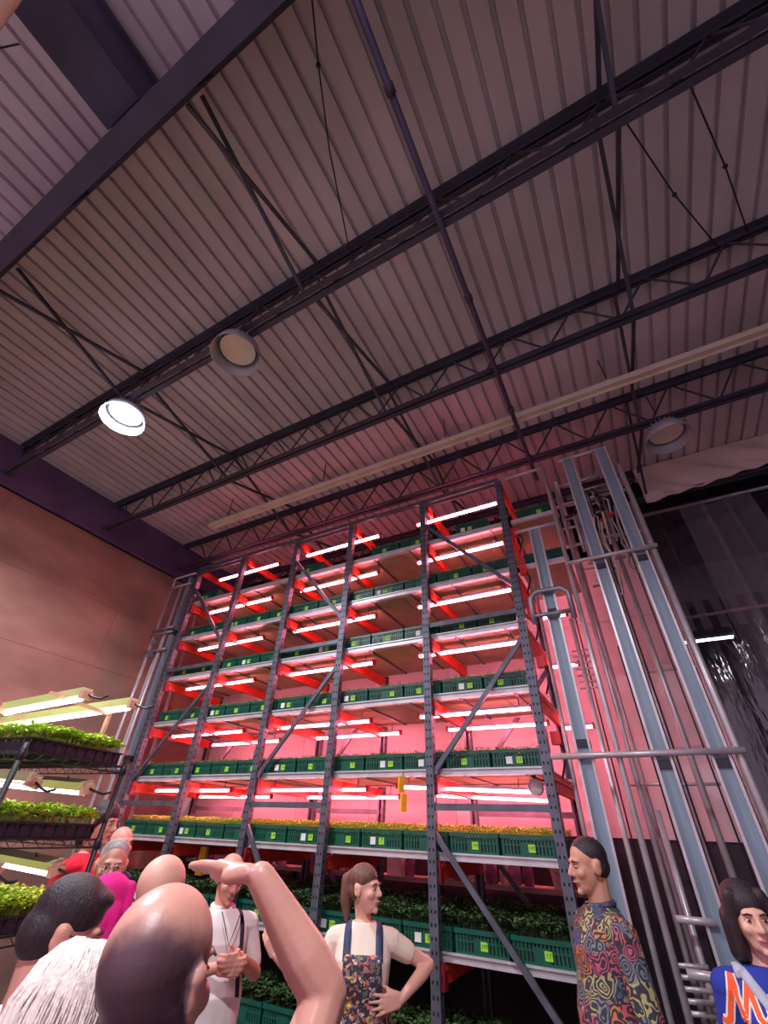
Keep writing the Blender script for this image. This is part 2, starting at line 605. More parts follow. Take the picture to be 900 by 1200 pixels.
# ------------------------------------------------------------------ cloth valance, plastic curtain, space beyond
M_cloth = mat('valance_cloth', srgb(214, 192, 182), 0.85, 0, 0.08, 3, 0.2, 20)
b = MB()
nx, nz = 90, 14
for side in (0, 1):
    for i in range(nx + 1):
        u = i / nx
        x = 0.92 + 4.6 * u
        for k in range(nz + 1):
            w = k / nz
            zb = 5.56 + 0.16 * min(1, u * 3.2)
            z = 6.19 + (zb - 6.19) * w
            sl = (x * 4.2 - w * 3.0)
            yy = 5.70 + 0.035 * math.sin(sl * 2.1) * (0.25 + 0.75 * math.sin(math.pi * w)) + 0.02 * math.sin(sl * 5.1 + 1) * w + 0.006 * side
            b.v.append((x, yy, z))
for side in (0, 1):
    o_ = side * (nx + 1) * (nz + 1)
    for i in range(nx):
        for k in range(nz):
            a = o_ + i * (nz + 1) + k
            b.f.append((a, a + 1, a + nz + 2, a + nz + 1))
val = b.build('cloth_valance', M_cloth, None, True)
tag(val, 'slack off-white cloth valance hung under the fourth roof joist', 'cloth')

M_pvc = clear_mat('clear_pvc', (0.86, 0.86, 0.9, 1), 0.10, 0.08, 0.03)
M_pvch = clear_mat('milky_pvc', (0.8, 0.78, 0.8, 1), 0.14, 0.14, 0.16)
sc = thing('strip_curtain', 'clear plastic strip curtain hanging in the opening beside the lift masts', 'curtain', (0.75, 6.15, 0))
MB().tube([(-0.05, 0, 5.66), (4.6, 0, 5.66)], 0.03, 10).build('rail', M_steel, sc, True)
for i in range(15):
    x0 = 0.02 + 0.27 * i
    b = MB()
    yo = 0.015 * (i % 2) * 2 - 0.015
    bow = rnd(0.02, 0.05)
    lean = rnd(-0.03, 0.03)
    m_ = 8
    zs = [5.64 - 5.6 * k / 14 for k in range(15)]
    for z in zs:
        for j in range(m_ + 1):
            u = j / m_
            b.v.append((x0 + 0.31 * u + lean * (5.64 - z) / 5.6 + 0.012 * math.sin(z * 2.3 + i), yo + bow * math.sin(math.pi * u) + 0.03 * math.sin(z * 1.7 + i * 2.1) * (5.64 - z) / 5.6, z))
    for k in range(14):
        for j in range(m_):
            a = k * (m_ + 1) + j
            b.f.append((a, a + 1, a + m_ + 2, a + m_ + 1))
    b.build('strip', M_pvch if i in (2, 3, 4) else M_pvc, sc, True)
pr = thing('partition_pipe', 'grey pipe running across the dark opening behind the plastic strips', 'pipe', (0.7, 6.4, 4.15))
MB().tube([(0, 0, 0), (5.4, 0, 0.12)], 0.02, 8).build('run', M_tube, pr, True)
MB().tube([(0.02, 0, -4.15), (0.02, 0, 0.0)], 0.02, 8).build('post', M_tube, pr, True)
fl = thing('strip_light', 'lit white strip light far off in the dark space behind the plastic curtain', 'lamp', (1.85, 12, 5.62))
MB().span(-0.6, 0.6, -0.06, 0.06, 0.03, 0.09).build('housing', M_alu, fl)
MB().span(-0.58, 0.58, -0.035, 0.035, 0.0, 0.03).build('tube', mat('far_tube', (0.9, 0.9, 0.9), 0.4, emit=(0.9, 0.95, 1.0), estr=18), fl)
for x in (-0.5, 0.5):
    MB().tube([(x, 0, 0.09), (x, 0, 0.6)], 0.006, 5).build('hanger', M_dark, fl)
fs = thing('far_strip_screen', 'dull pale strips hanging far back in the dark space', 'curtain', (1.95, 9.2, -0.62))
MB().span(-0.8, 1.2, -0.03, 0.03, 6.1, 6.8).build('rail', M_steel, fs)
for i in range(7):
    MB().span(-0.7 + 0.26 * i, -0.56 + 0.26 * i, -0.006, 0.006, 5.55, 6.1).build('strip', mat('dull_strip', srgb(120, 122, 124), 0.5), fs)
# ------------------------------------------------------------------ the rack
UX = [-6.19, -5.12, -3.985, -2.97, -1.82, -0.765]
LZ = [1.094, 1.687, 2.296, 2.959, 3.593, 4.223, 4.849]
ZTOP = 5.44
YF, YB = 4.20, 5.42
SHELF = ['lowest', 'second', 'third', 'fourth', 'fifth', 'sixth', 'topmost']
rack = thing('pallet_rack', 'tall grey steel rack with seven shelves and orange side beams', 'rack', (0, YF, 0))


def P(name, mb, mt, smooth=False, par=None):
    return mb.build(name, mt, par or rack, smooth)


up_me = MB().span(-0.038, 0.038, 0, 0.004, 0, ZTOP).span(-0.038, -0.034, 0.004, 0.07, 0, ZTOP).span(0.034, 0.038, 0.004, 0.07, 0, ZTOP) \
    .span(-0.034, -0.016, 0.066, 0.07, 0, ZTOP).span(0.016, 0.034, 0.066, 0.07, 0, ZTOP).mesh('upright', M_upright)
hb = MB()
z = 0.1
while z < ZTOP - 0.05:
    for s in (-0.017, 0.017):
        hb.box((s, -0.001, z), (0.012, 0.003, 0.02))
    hb.box((0.039, 0.035, z + 0.02), (0.003, 0.014, 0.02))
    hb.box((-0.039, 0.035, z + 0.02), (0.003, 0.014, 0.02))
    z += 0.0762
hole_me = hb.mesh('punched_holes', M_hole)
foot_me = MB().span(-0.07, 0.07, -0.03, 0.1, 0, 0.008).mesh('foot_plate', M_upright)
for ux in UX:
    for yy, rz in ((0, 0), (YB - YF, math.pi)):
        u = obj('upright', up_me, rack, (ux, yy, 0), rz)
        stuff(obj('punched_holes', hole_me, u))
        obj('foot_plate', foot_me, u)
# frame bracing: front and rear planes
for fi in range(3):
    xa, xb = UX[2 * fi], UX[2 * fi + 1]
    for yy in (0.03, YB - YF - 0.03):
        for (p, q_) in (((xa, 5.10), (xb, 3.95)), ((xb, 3.42), (xa, 2.22)), ((xa, 1.84), (xb, 0.62)), ((xa, 3.68), (xb, 3.68)), ((xa, 2.0), (xb, 2.0)), ((xa, 0.22), (xb, 0.22)), ((xa, 5.40), (xb, 5.40))):
            P('brace', MB().bar((p[0], yy, p[1]), (q_[0], yy, q_[1]), 0.03, 0.042 if p[1] != q_[1] else 0.05), M_upright)
# top tie beams
for yy in (0.02, YB - YF - 0.02):
    P('top_tie', MB().span(UX[0], UX[5], yy - 0.02, yy + 0.02, ZTOP, ZTOP + 0.055), M_upright)
# orange side beams with their end brackets
arm_me = MB().span(-0.022, 0.022, 0, YB - YF - 0.14, -0.10, 0).span(-0.035, 0.035, 0.0, YB - YF - 0.14, -0.022, 0).mesh('side_beam', M_orange)
brk_me = MB().span(-0.006, 0.03, -0.03, 0.04, -0.13, 0.02).mesh('end_bracket', mat('bracket_red', srgb(150, 26, 42), 0.5, 0, 0.15, 10))
for zi, lz in enumerate(LZ + [5.53]):
    for ui, ux in enumerate(UX):
        a = obj('side_beam', arm_me, rack, (ux + (0.03 if ui % 2 == 0 else -0.0), 0.07, lz - 0.075))
        if zi < 7 or True:
            obj('end_bracket', brk_me, a, (0.0, 0.0, 0))
# shelf edges, boards
for lz in LZ:
    segs = [(UX[0] - 0.06, UX[1]), (UX[1], UX[2]), (UX[2], UX[3]), (UX[3], UX[4]), (UX[4], UX[5] + 0.02)]
    for (x0, x1) in segs:
        P('shelf_edge', MB().span(x0 + 0.004, x1 - 0.004, 0.085, 0.10, -0.055 + lz, lz).span(x0 + 0.004, x1 - 0.004, 0.10, 0.14, lz - 0.055, lz - 0.047).span(x0 + 0.004, x1 - 0.004, 0.07, 0.085, lz - 0.012, lz), M_beam)
        P('rear_edge', MB().span(x0 + 0.004, x1 - 0.004, 1.12, 1.135, lz - 0.055, lz), M_beam)
        nb = 3
        w = (x1 - x0) / nb
        for k in range(nb):
            P('shelf_board', MB().span(x0 + k * w + 0.003, x0 + (k + 1) * w - 0.003, 0.102, 1.118, lz - 0.045, lz - 0.025), M_deckb)
    for k in range(10):
        x = UX[0] + 0.28 + k * 0.55
        P('shelf_rib', MB().span(x - 0.012, x + 0.012, 0.102, 1.118, lz - 0.06, lz - 0.046), M_upright)
# carrying extension of the top two shelves towards the lift
for lz in LZ[5:]:
    P('shelf_edge', MB().span(UX[5] + 0.06, -0.18, 0.085, 0.12, lz - 0.05, lz), M_beam)
    P('shelf_board', MB().span(UX[5] + 0.06, -0.18, 0.125, 0.95, lz - 0.045, lz - 0.02), M_deckb)

# ------------------------------------------------------------------ grow light bars
LIGHTX = [(-5.97, -4.58), (-4.02, -2.65), (-2.05, -0.86)]
BAY = ['at concrete wall end', 'in middle of rack', 'at lift mast end']
LIGHTZ = [2.15, 2.80, 3.45, 4.06, 4.70, 5.33]


def grow_light(x0, x1, y, z, top, label, group, tilt=0.0):
    L_ = x1 - x0
    t = thing('grow_light_bar', label, 'grow light', ((x0 + x1) / 2, y, z), 0, group)
    t.rotation_euler = (0, tilt, 0)
    MB().span(-L_ / 2, L_ / 2, -0.02, 0.02, 0.012, 0.034).build('housing', M_alu, t)
    MB().span(-L_ / 2 + 0.02, L_ / 2 - 0.02, -0.014, 0.014, -0.012, 0.012).build('led_strip', M_led, t)
    for s in (-1, 1):
        MB().span(s * L_ / 2 - 0.012, s * L_ / 2 + 0.012, -0.024, 0.024, -0.016, 0.038).build('end_cap', M_red, t)
        MB().tube([(s * (L_ / 2 - 0.12), 0, 0.034), (s * (L_ / 2 - 0.12), 0, top - z)], 0.004, 5).build('hanger', M_black, t)


for li, z in enumerate(LIGHTZ):
    above = SHELF[li + 1]
    top = (LZ[li + 2] - 0.047) if li + 2 < 7 else ZTOP
    for bi, (x0, x1) in enumerate(LIGHTX):
        tl = 0.0
        zz = z
        if li == 0 and bi == 2:
            x0, x1, tl = -2.30, -0.97, 0.035
        grow_light(x0, x1, 4.50, zz, top, 'pink glowing grow light bar over front of %s shelf %s' % (above, BAY[bi]), 'front grow light bars', tl)
        if li < 2:
            grow_light(x0 + 0.03, x1 + 0.0, 5.24, zz - (0.02 if li == 0 else 0), top, 'pink glowing grow light bar over back of %s shelf %s' % (above, BAY[bi]), 'rear grow light bars', tl)

for li in range(1, 6):
    grow_light(-0.725, -0.42, 5.37, LIGHTZ[li] - 0.03, LIGHTZ[li] + 0.12, 'short pink grow light past the last upright, above %s shelf' % SHELF[li + 1], 'short grow lights by the lift masts')
# ------------------------------------------------------------------ crates
CW, CD, CH = 0.415, 0.56, 0.165


def crate_mesh(ch):
    b = MB()
    w, d = CW / 2, CD / 2
    b.span(-w, w, -d, d, 0, 0.012)
    for s in (-1, 1):
        b.span(-w, w, s * d - s * 0.006, s * d, 0.0, 0.04)
        b.span(-w - 0.006, w + 0.006, s * d - s * 0.01, s * d + s * 0.008, ch - 0.028, ch)
        b.span(s * w - s * 0.006, s * w, -d, d, 0.0, 0.04)
        b.span(s * w - s * 0.01, s * w + s * 0.008, -d, d, ch - 0.028, ch)
        n = 15
        for i in range(n):
            x = -w + (i + 0.5) * 2 * w / n
            ww = 0.0065 if 4 <= i <= 10 else 0.0085
            b.span(x - ww, x + ww, s * d - s * 0.006, s * d, 0.04, ch - 0.028)
        n = 18
        for i in range(n):
            y_ = -d + (i + 0.5) * 2 * d / n
            b.span(s * w - s * 0.006, s * w, y_ - 0.0115, y_ + 0.0115, 0.04, ch - 0.028)
        b.span(-w, w, s * d - s * 0.006, s * d + s * 0.002, ch * 0.55, ch * 0.55 + 0.012)
        b.span(-0.05, 0.05, s * d - s * 0.004, s * d + s * 0.003, 0.03, ch - 0.05)
    return b.mesh('crate_body', M_crate)


def leaf_quads(b, p, ang, l, w, tilt, curl=0.3):
    d = V((math.cos(ang) * math.cos(tilt), math.sin(ang) * math.cos(tilt), math.sin(tilt)))
    s = V((-math.sin(ang), math.cos(ang), 0))
    up = s.cross(d) * -1
    m1 = p + d * l * 0.5 + V((0, 0, curl * l * 0.3))
    e = p + d * l + V((0, 0, -curl * l * 0.25))
    n = len(b.v)
    b.v += [tuple(p), tuple(m1 + s * w / 2), tuple(e), tuple(m1 - s * w / 2)]
    b.f += [(n, n + 1, n + 2, n + 3)]


def sprout_mesh(name, mt, n, h, leaf, seed, mound=0.0, lx=CW / 2 - 0.015, ly=CD / 2 - 0.015, leaves=2):
    random.seed(seed)
    b = MB()
    for i in range(n):
        x, y = rnd(-lx, lx), rnd(-ly, ly)
        hh = h * rnd(0.65, 1.15) + mound * (1 - (x / lx) ** 2) * (1 - (y / ly) ** 2)
        p = V((x + rnd(-0.01, 0.01), y + rnd(-0.01, 0.01), hh))
        k = len(b.v)
        b.v += [(x - 0.0012, y, 0), (x + 0.0012, y, 0), tuple(p)]
        b.f.append((k, k + 1, k + 2))
        a0 = rnd(0, 6.28)
        for q_ in range(leaves):
            leaf_quads(b, p - V((0, 0, 0.004 * q_)), a0 + q_ * 6.283 / leaves + rnd(-0.3, 0.3), leaf * rnd(0.7, 1.2), leaf * 0.6, rnd(0.0, 0.7))
    me = b.mesh(name, mt)
    random.seed(seed + 100)
    return me


crate_me = crate_mesh(CH)
soil_me = MB().span(-CW / 2 + 0.008, CW / 2 - 0.008, -CD / 2 + 0.008, CD / 2 - 0.008, 0.013, CH - 0.035).mesh('soil', M_soil)
tagm = MB().span(-0.027, 0.027, -0.003, 0, -0.025, 0.025).mesh('tag', M_tag)
tagw = MB().span(-0.028, 0.028, -0.003, 0, -0.028, 0.028).mesh('paper_label', M_tagw)


def text_mesh(s, size):
    cu = bpy.data.curves.new('ink', 'FONT')
    cu.body = s
    cu.size = size
    cu.align_x = 'CENTER'
    cu.align_y = 'CENTER'
    cu.extrude = 0.0004
    to = bpy.data.objects.new('ink_tmp', cu)
    COL.objects.link(to)
    dg = bpy.context.evaluated_depsgraph_get()
    me = bpy.data.meshes.new_from_object(to.evaluated_get(dg))
    bpy.data.objects.remove(to)
    me.transform(Matrix.Rotation(math.pi / 2, 4, 'X'))
    me.materials.clear()
    me.materials.append(M_ink)
    return me


ink = [text_mesh('7', 0.05), text_mesh('1M', 0.036), text_mesh('17', 0.038)]
SPR = {
    0: [sprout_mesh('seedlings', M_herb, 420, 0.10, 0.045, s, 0.03, leaves=3) for s in (11, 12, 13)],
    1: [sprout_mesh('seedlings', M_sprout, 620, 0.082, 0.026, s) for s in (21, 22, 23)],
    2: [sprout_mesh('seedlings', M_sproutg, 420, 0.06, 0.024, s) for s in (31, 32)],
    3: [sprout_mesh('seedlings', M_sprout, 320, 0.065, 0.025, s) for s in (41, 42)],
    4: [sprout_mesh('seedlings', M_sproutg, 300, 0.062, 0.024, s) for s in (51, 52)],
    5: [sprout_mesh('seedlings', M_sprout, 300, 0.062, 0.024, s) for s in (61, 62)],
    6: [sprout_mesh('seedlings', M_sproutg, 200, 0.04, 0.02, s) for s in (71,)],
}
PLANT = ['dark herbs', 'yellow sprouts', 'green sprouts', 'yellow-tipped sprouts', 'short seedlings', 'pale seedlings', 'sparse seedlings']
GAPS = ['between first and second uprights from wall', 'between second and third uprights from wall', 'between third and fourth uprights from wall',
        'between fourth and fifth uprights from wall', 'between last two uprights beside lift masts', 'held out past last upright by masts']
random.seed(5)


def crate(x, y, z, lev, front=True, gap=None):
    if gap is None:
        gap = sum(1 for u in UX[1:5] if x > u) if x < UX[5] else 5
    row = 'front' if front else 'back'
    lab = 'green crate of %s on %s shelf %s, %s' % (PLANT[lev], SHELF[lev], row, GAPS[gap])
    t = thing('seedling_crate', lab, 'crate', (x, y, z), 0, 'crates on the %s shelf, %s row' % (SHELF[lev], row))
    obj('crate_body', crate_me, t)
    so = obj('soil', soil_me, t)
    stuff(obj('seedlings', random.choice(SPR[lev]), t, (0, 0, CH - 0.045), random.choice((0, math.pi))))
    if front:
        tx = rnd(-0.06, 0.09)
        tg = obj('tag', tagm, t, (tx, -CD / 2 - 0.003, CH * 0.48))
        obj('ink', random.choice(ink), tg, (0, -0.0035, 0))
        if random.random() < 0.35:
            obj('paper_label', tagw, t, (tx - 0.09, -CD / 2 - 0.003, CH * 0.48))
    return t


PITCH = 0.443
for lev, lz in enumerate(LZ[:6]):
    for i in range(12):
        x = UX[0] + 0.06 + PITCH / 2 + i * PITCH
        crate(x, 4.29 + CD / 2 + 0.012, lz - 0.025, lev)
        if lev < 2:
            crate(x, 4.29 + CD * 1.5 + 0.03 - 0.02, lz - 0.025, lev, False)
for x in (-5.86, -3.7, -2.44, -1.99, -1.2):
    crate(x, 4.29 + CD / 2 + 0.012, LZ[6] - 0.025, 6)
crate(-0.43, 4.32 + CD / 2 + 0.012, LZ[6] - 0.02, 6, True, 5)
crate(-0.43, 4.32 + CD / 2 + 0.012, LZ[5] - 0.02, 5, True, 5)
# the low tier near the floor
low_y = 4.30
lsh = thing('floor_platform', 'dark low platform under the lowest shelf of the rack', 'platform', (0, 4.29, 0))
MB().span(UX[0] + 0.06, UX[5] - 0.06, 0, 1.05, 0.40, 0.44).build('deck', M_black, lsh)
for i in range(6):
    x = UX[0] + 0.2 + i * 1.0
    for yy in (0.05, 1.0):
        MB().span(x - 0.02, x + 0.02, yy - 0.02, yy + 0.02, 0, 0.40).build('leg', M_black, lsh)
for i in range(12):
    x = UX[0] + 0.06 + PITCH / 2 + i * PITCH
    t = thing('seedling_crate', 'shaded crate of leafy herbs on low platform, %s' % GAPS[sum(1 for u in UX[1:5] if x > u)], 'crate', (x, 4.30 + CD / 2, 0.44), 0, 'crates on the low platform')
    obj('crate_body', crate_me, t)
    obj('soil', soil_me, t)
    stuff(obj('seedlings', random.choice(SPR[0]), t, (0, 0, CH - 0.045)))

# ------------------------------------------------------------------ shelf with bags behind the rack, odd items
bs = thing('storage_shelf', 'narrow pinkish plank shelf against the wall behind the rack', 'shelf', (0, 5.50, 0))
for x0, x1 in ((-6.2, -4.3), (-4.28, -2.5), (-2.48, -0.75)):
    MB().span(x0, x1, 0, 0.34, 1.385, 1.425).build('plank', mat('plank', srgb(206, 170, 160), 0.7, 0, 0.15, 4, stretch=(0.6, 8, 8)), bs)
for x in (-6.1, -4.29, -2.49, -0.85):
    MB().span(x - 0.03, x + 0.03, 0.02, 0.08, 0, 1.385).span(x - 0.03, x + 0.03, 0.26, 0.32, 0, 1.385).build('post', M_black, bs)
M_bag = [mat('bag_film_%d' % i, c, 0.25, 0, 0.3, 18, 0.5, 40) for i, c in enumerate((srgb(190, 150, 174), srgb(140, 90, 130), srgb(214, 186, 200)))]
random.seed(3)
x = -5.9
k = 0
while x < -1.3:
    w = rnd(0.085, 0.12)
    if not (-4.42 < x < -4.14 or -2.62 < x < -2.36 or -3.05 < x < -2.72):
        h = rnd(0.21, 0.26)
        t = thing('filled_bag', 'slim crinkled plastic bag standing in a row on the plank shelf', 'bag', (x, 5.60, 1.425), 0, 'bags on the plank shelf')
        b = MB()
        rings = []
        for zz, s_ in ((0.0, 0.8), (0.02, 1.0), (h * 0.45, 1.02), (h * 0.7, 0.9), (h * 0.84, 0.5), (h * 0.9, 0.35)):
            rings.append((rnd(-0.004, 0.004), 0, zz, w / 2 * s_, 0.05 * s_))
        b.loft(rings, 12)
        b.build('pouch', M_bag[k % 3], t, True)
        MB().loft([(0, 0, h * 0.88, w * 0.15, 0.014), (0, 0, h * 0.93, w * 0.13, 0.012), (0, 0, h, w * 0.3, 0.02)], 10).build('tied_neck', M_bag[(k + 1) % 3], t, True)
        k += 1
    x += w + 0.012
t = thing('paper_box', 'pale paper box standing on the plank shelf beside the bags', 'box', (-2.88, 5.62, 1.425))
MB().span(-0.09, 0.09, -0.06, 0.06, 0, 0.21).build('carton', M_tagw, t)
MB().span(-0.092, 0.092, -0.062, 0.062, 0.17, 0.214).build('lid', M_white, t)
t = thing('white_bucket', 'white plastic tub tapering to its base on the plank shelf', 'bucket', (-1.06, 5.62, 1.425))
MB().lathe([(0.0, 0.0), (0.085, 0.0), (0.115, 0.24), (0.105, 0.24), (0.08, 0.02), (0.0, 0.02)], n=20).build('tub', M_white, t, True)
MB().lathe([(0.112, 0.2), (0.124, 0.205), (0.124, 0.24), (0.112, 0.245)], n=20).build('rim', M_white, t, True)
MB().tube([(-0.12, 0, 0.21), (-0.11, -0.06, 0.15), (0, -0.125, 0.11), (0.11, -0.06, 0.15), (0.12, 0, 0.21)], 0.004, 5).build('handle', M_steel, t)
t = thing('round_fan', 'small round white fan fixed under the third shelf by the last upright', 'fan', (-0.93, 4.46, 2.16))
MB().tube([(0, -0.03, 0), (0, 0.03, 0)], 0.06, 20).build('body', M_white, t, True)
MB().tube([(0.058 * math.cos(a * math.pi / 10), -0.032, 0.058 * math.sin(a * math.pi / 10)) for a in range(20)], 0.006, 6, True).build('guard', M_alu, t, True)
MB().span(-0.01, 0.01, -0.01, 0.01, 0.055, 0.09).build('stem', M_black, t)
t = thing('yellow_tape_strip', 'bright yellow plastic strip hanging below the third shelf', 'strip', (-2.12, 4.24, 2.24))
b = MB()
for i, (dx, z0, z1) in enumerate(((-0.015, -0.13, 0.0), (0.01, -0.28, -0.145))):
    b.tube([(dx, 0, z0), (dx + 0.006, 0, z1)], 0.036, 4)
b.build('card', M_yellow, t)
MB().tube([(0, 0, 0), (0, 0.03, 0.03)], 0.004, 5).build('hook', M_black, t)
t = thing('yellow_level_box', 'upright yellow plastic case hanging under the second shelf', 'case', (-4.93, 4.62, 1.34))
MB().span(-0.05, 0.05, -0.02, 0.02, 0, 0.26).build('shell', M_yellow, t)
MB().span(-0.03, 0.03, -0.024, -0.02, 0.05, 0.12).build('window', M_black, t)
MB().tube([(0, 0, 0.26), (0, 0, 0.30)], 0.005, 5).build('hook', M_black, t)

# ------------------------------------------------------------------ lift towers


def channel(mb, x, y, z0, z1, w=0.095, d=0.06):
    mb.span(x - w / 2, x + w / 2, y, y + 0.012, z0, z1)
    mb.span(x - w / 2 - 0.008, x - w / 2 + 0.006, y - 0.012, y + d, z0, z1)
    mb.span(x + w / 2 - 0.006, x + w / 2 + 0.008, y - 0.012, y + d, z0, z1)
    return mb


TY = 4.15
tw = thing('lift_tower', 'tall lift tower of blue-grey channel masts and bare tubes beside the rack', 'lift', (0, TY, 0))


def T(name, mb, mt, smooth=False):
    return mb.build(name, mt, tw, smooth)


for x, zt in ((-0.445, 4.57), (0.09, 5.42), (0.45, 5.42)):
    mst = T('mast', channel(MB(), x, 0, 0, zt), M_chan)
    for zc in ((3.58, 2.44) if x < 0 else (3.96, 2.28)):
        MB().span(x - 0.06, x + 0.06, -0.022, 0.07, zc - 0.035, zc + 0.02).build('clamp', M_black, mst)
    for s in (-1, 1):
        MB().span(x + s * 0.052 - 0.009, x + s * 0.052 + 0.009, -0.024, -0.012, 0, zt).build('edge_strip', M_tube, mst)
for x, y, z0, z1, r in ((0.565, 0, 0, 5.12, 0.026), (-0.2, 0, 0, 5.38, 0.022), (-0.13, 0.25, 0, 5.3, 0.02), (0.30, 0.5, 0, 5.2, 0.026), (0.62, 0.6, 0, 5.0, 0.024), (-0.32, 0.3, 0, 3.6, 0.02), (-0.05, 0.12, 0, 2.0, 0.022),
                        (-0.6, 0.25, 0, 4.1, 0.018), (0.2, 0.75, 0, 5.1, 0.016), (-0.10, 0.7, 0, 5.0, 0.02)):
    T('tube', MB().tube([(x, y, z0), (x, y, z1)], r, 10), M_tube, True)
for x, y, z1 in ((0.16, 0.2, 5.0), (0.19, 0.22, 5.0), (0.02, 0.4, 3.3), (0.40, 0.35, 5.0), (-0.52, 0.5, 3.6), (-0.48, 0.5, 3.6), (-0.3, 0.62, 4.0)):
    T('rod', MB().tube([(x, y, 0.1), (x + 0.004, y, z1)], 0.007, 6), M_black)
for x0, x1, y, z, r in ((-0.70, 0.60, -0.05, 2.34, 0.022), (-0.2, 0.60, -0.05, 4.03, 0.02), (-0.66, -0.2, 0, 4.57, 0.02), (-0.66, -0.2, 0, 5.39, 0.02), (-0.02, 0.5, 0.02, 5.43, 0.02), (-0.12, 0.1, -0.03, 1.43, 0.02),
                        (-0.14, 0.12, -0.1, 1.2, 0.024), (-0.2, 0.62, 0.6, 5.2, 0.022), (-0.2, 0.62, 0.6, 4.6, 0.018), (-0.1, 0.5, 0.3, 5.28, 0.016), (-0.1, 0.5, 0.3, 5.0, 0.016), (0.0, 0.62, 0.62, 3.1, 0.012), (-0.2, 0.6, 0.62, 2.2, 0.012)):
    T('cross_rail', MB().tube([(x0, y, z), (x1, y, z)], r, 10), M_tube, True)
for x in (-0.2, 0.565, -0.1, 0.5):
    T('top_rail', MB().tube([(x, 0, 5.12), (x, 0.7, 5.12)], 0.018, 8), M_tube, True)
T('side_strut', MB().bar((0.56, 0.02, 4.0), (0.63, 0.58, 3.6), 0.03, 0.03), M_orange)
T('side_strut', MB().bar((0.56, 0.02, 2.75), (0.63, 0.58, 2.55), 0.03, 0.03), M_orange)
# rounded yoke that clasps the first mast
yk = [(-0.62, 3.46), (-0.62, 3.72), (-0.56, 3.78), (-0.32, 3.78), (-0.26, 3.72), (-0.26, 3.46)]
T('yoke', MB().tube([(x, -0.06, z) for x, z in yk], 0.026, 8), M_steel, True)
T('yoke_bar', MB().tube([(-0.64, -0.06, 3.53), (-0.24, -0.06, 3.53)], 0.022, 8), M_steel, True)
for i in range(7):
    T('rung', MB().tube([(-0.40, 0.45, 2.96 + 0.06 * i), (-0.20, 0.45, 2.96 + 0.06 * i)], 0.009, 6), M_tube, True)
random.seed(23)
for i in range(16):
    y, z = rnd(0.15, 0.9), rnd(4.1, 5.35)
    x0 = rnd(-0.18, 0.15)
    T('cross_rail', MB().tube([(x0, y, z), (x0 + rnd(0.2, 0.45), y, z)], rnd(0.009, 0.018), 6), M_tube, True)
for i in range(9):
    x, y = rnd(-0.15, 0.55), rnd(0.15, 0.9)
    z = rnd(3.9, 4.7)
    T('tube', MB().tube([(x, y, z), (x, y, z + rnd(0.4, 0.7))], rnd(0.01, 0.02), 6), M_tube, True)
random.seed(19)
for i in range(5):
    z = 1.0 + 0.05 * i
    T('coil_spring', MB().tube([(-0.22, 0.1, z), (-0.02, 0.1, z + 0.012)], 0.014, 6), M_tube, True)
for i in range(14):
    x, z = rnd(0.13, 0.40), rnd(4.2, 5.25)
    T('fitting', MB().box((x, rnd(0.1, 0.5), z), (rnd(0.02, 0.06), 0.05, rnd(0.03, 0.09))), random.choice((M_black, M_steel, M_dark, M_red)))
for i in range(8):
    x = rnd(0.14, 0.38)
    z = rnd(4.4, 5.2)
    pts = [V((x + rnd(-0.03, 0.03), 0.2 + rnd(-0.08, 0.2), z - 0.16 * k)) for k in range(6)]
    T('hose', MB().tube(pts, rnd(0.008, 0.016), 6), random.choice((M_tube, M_black, M_rail)), True)
for z in (2.45, 3.1, 3.6, 4.1, 4.6):
    T('switch_box', MB().span(-0.70, -0.62, 0.1, 0.16, z, z + 0.1), M_red)
    T('hose', MB().tube([(-0.66, 0.08, z - 0.25), (-0.60, 0.06, z - 0.1), (-0.63, 0.1, z)], 0.009, 6), M_black, True)

tl_ = thing('lift_tower', 'slim lift tower of bare tubes at the wall end of the rack', 'lift', (0, 4.15, 0))


def T2(name, mb, mt, smooth=False):
    return mb.build(name, mt, tl_, smooth)


for x, zt in ((-6.30, 5.3),):
    mst = T2('mast', channel(MB(), x, 0, 0, zt, 0.035), M_chan)
    for zc in (4.3, 2.5):
        MB().span(x - 0.05, x + 0.05, -0.022, 0.07, zc - 0.04, zc + 0.03).build('clamp', M_black, mst)
for x, y, zt in ((-6.72, 0, 5.18), (-6.60, 0.2, 4.2), (-6.44, 0.0, 5.15), (-6.49, 0.02, 5.15), (-6.68, 0.4, 5.1), (-6.52, 0.5, 4.9)):
    T2('tube', MB().tube([(x, y, 0), (x, y, zt)], 0.026, 8), M_tube, True)
T2('top_loop', MB().tube([(-6.72, 0, 5.18), (-6.72, 0, 5.36), (-6.2, 0, 5.36)], 0.018, 8), M_tube, True)
T2('cross_rail', MB().tube([(-6.74, -0.03, 5.15), (-6.2, -0.03, 5.15)], 0.018, 8), M_tube, True)
for z in (4.36, 4.28, 4.0, 2.36):
    T2('cross_rail', MB().tube([(-6.76, -0.04, z), (-6.24, -0.04, z)], 0.022, 8), M_steel, True)
T2('side_panel', MB().span(-6.66, -6.52, 0.08, 0.10, 2.3, 3.95), M_sheet)
for z in (4.15, 3.95, 2.6):
    T2('fitting', MB().box((-6.6, -0.03, z), (0.1, 0.07, 0.07)), M_steel)
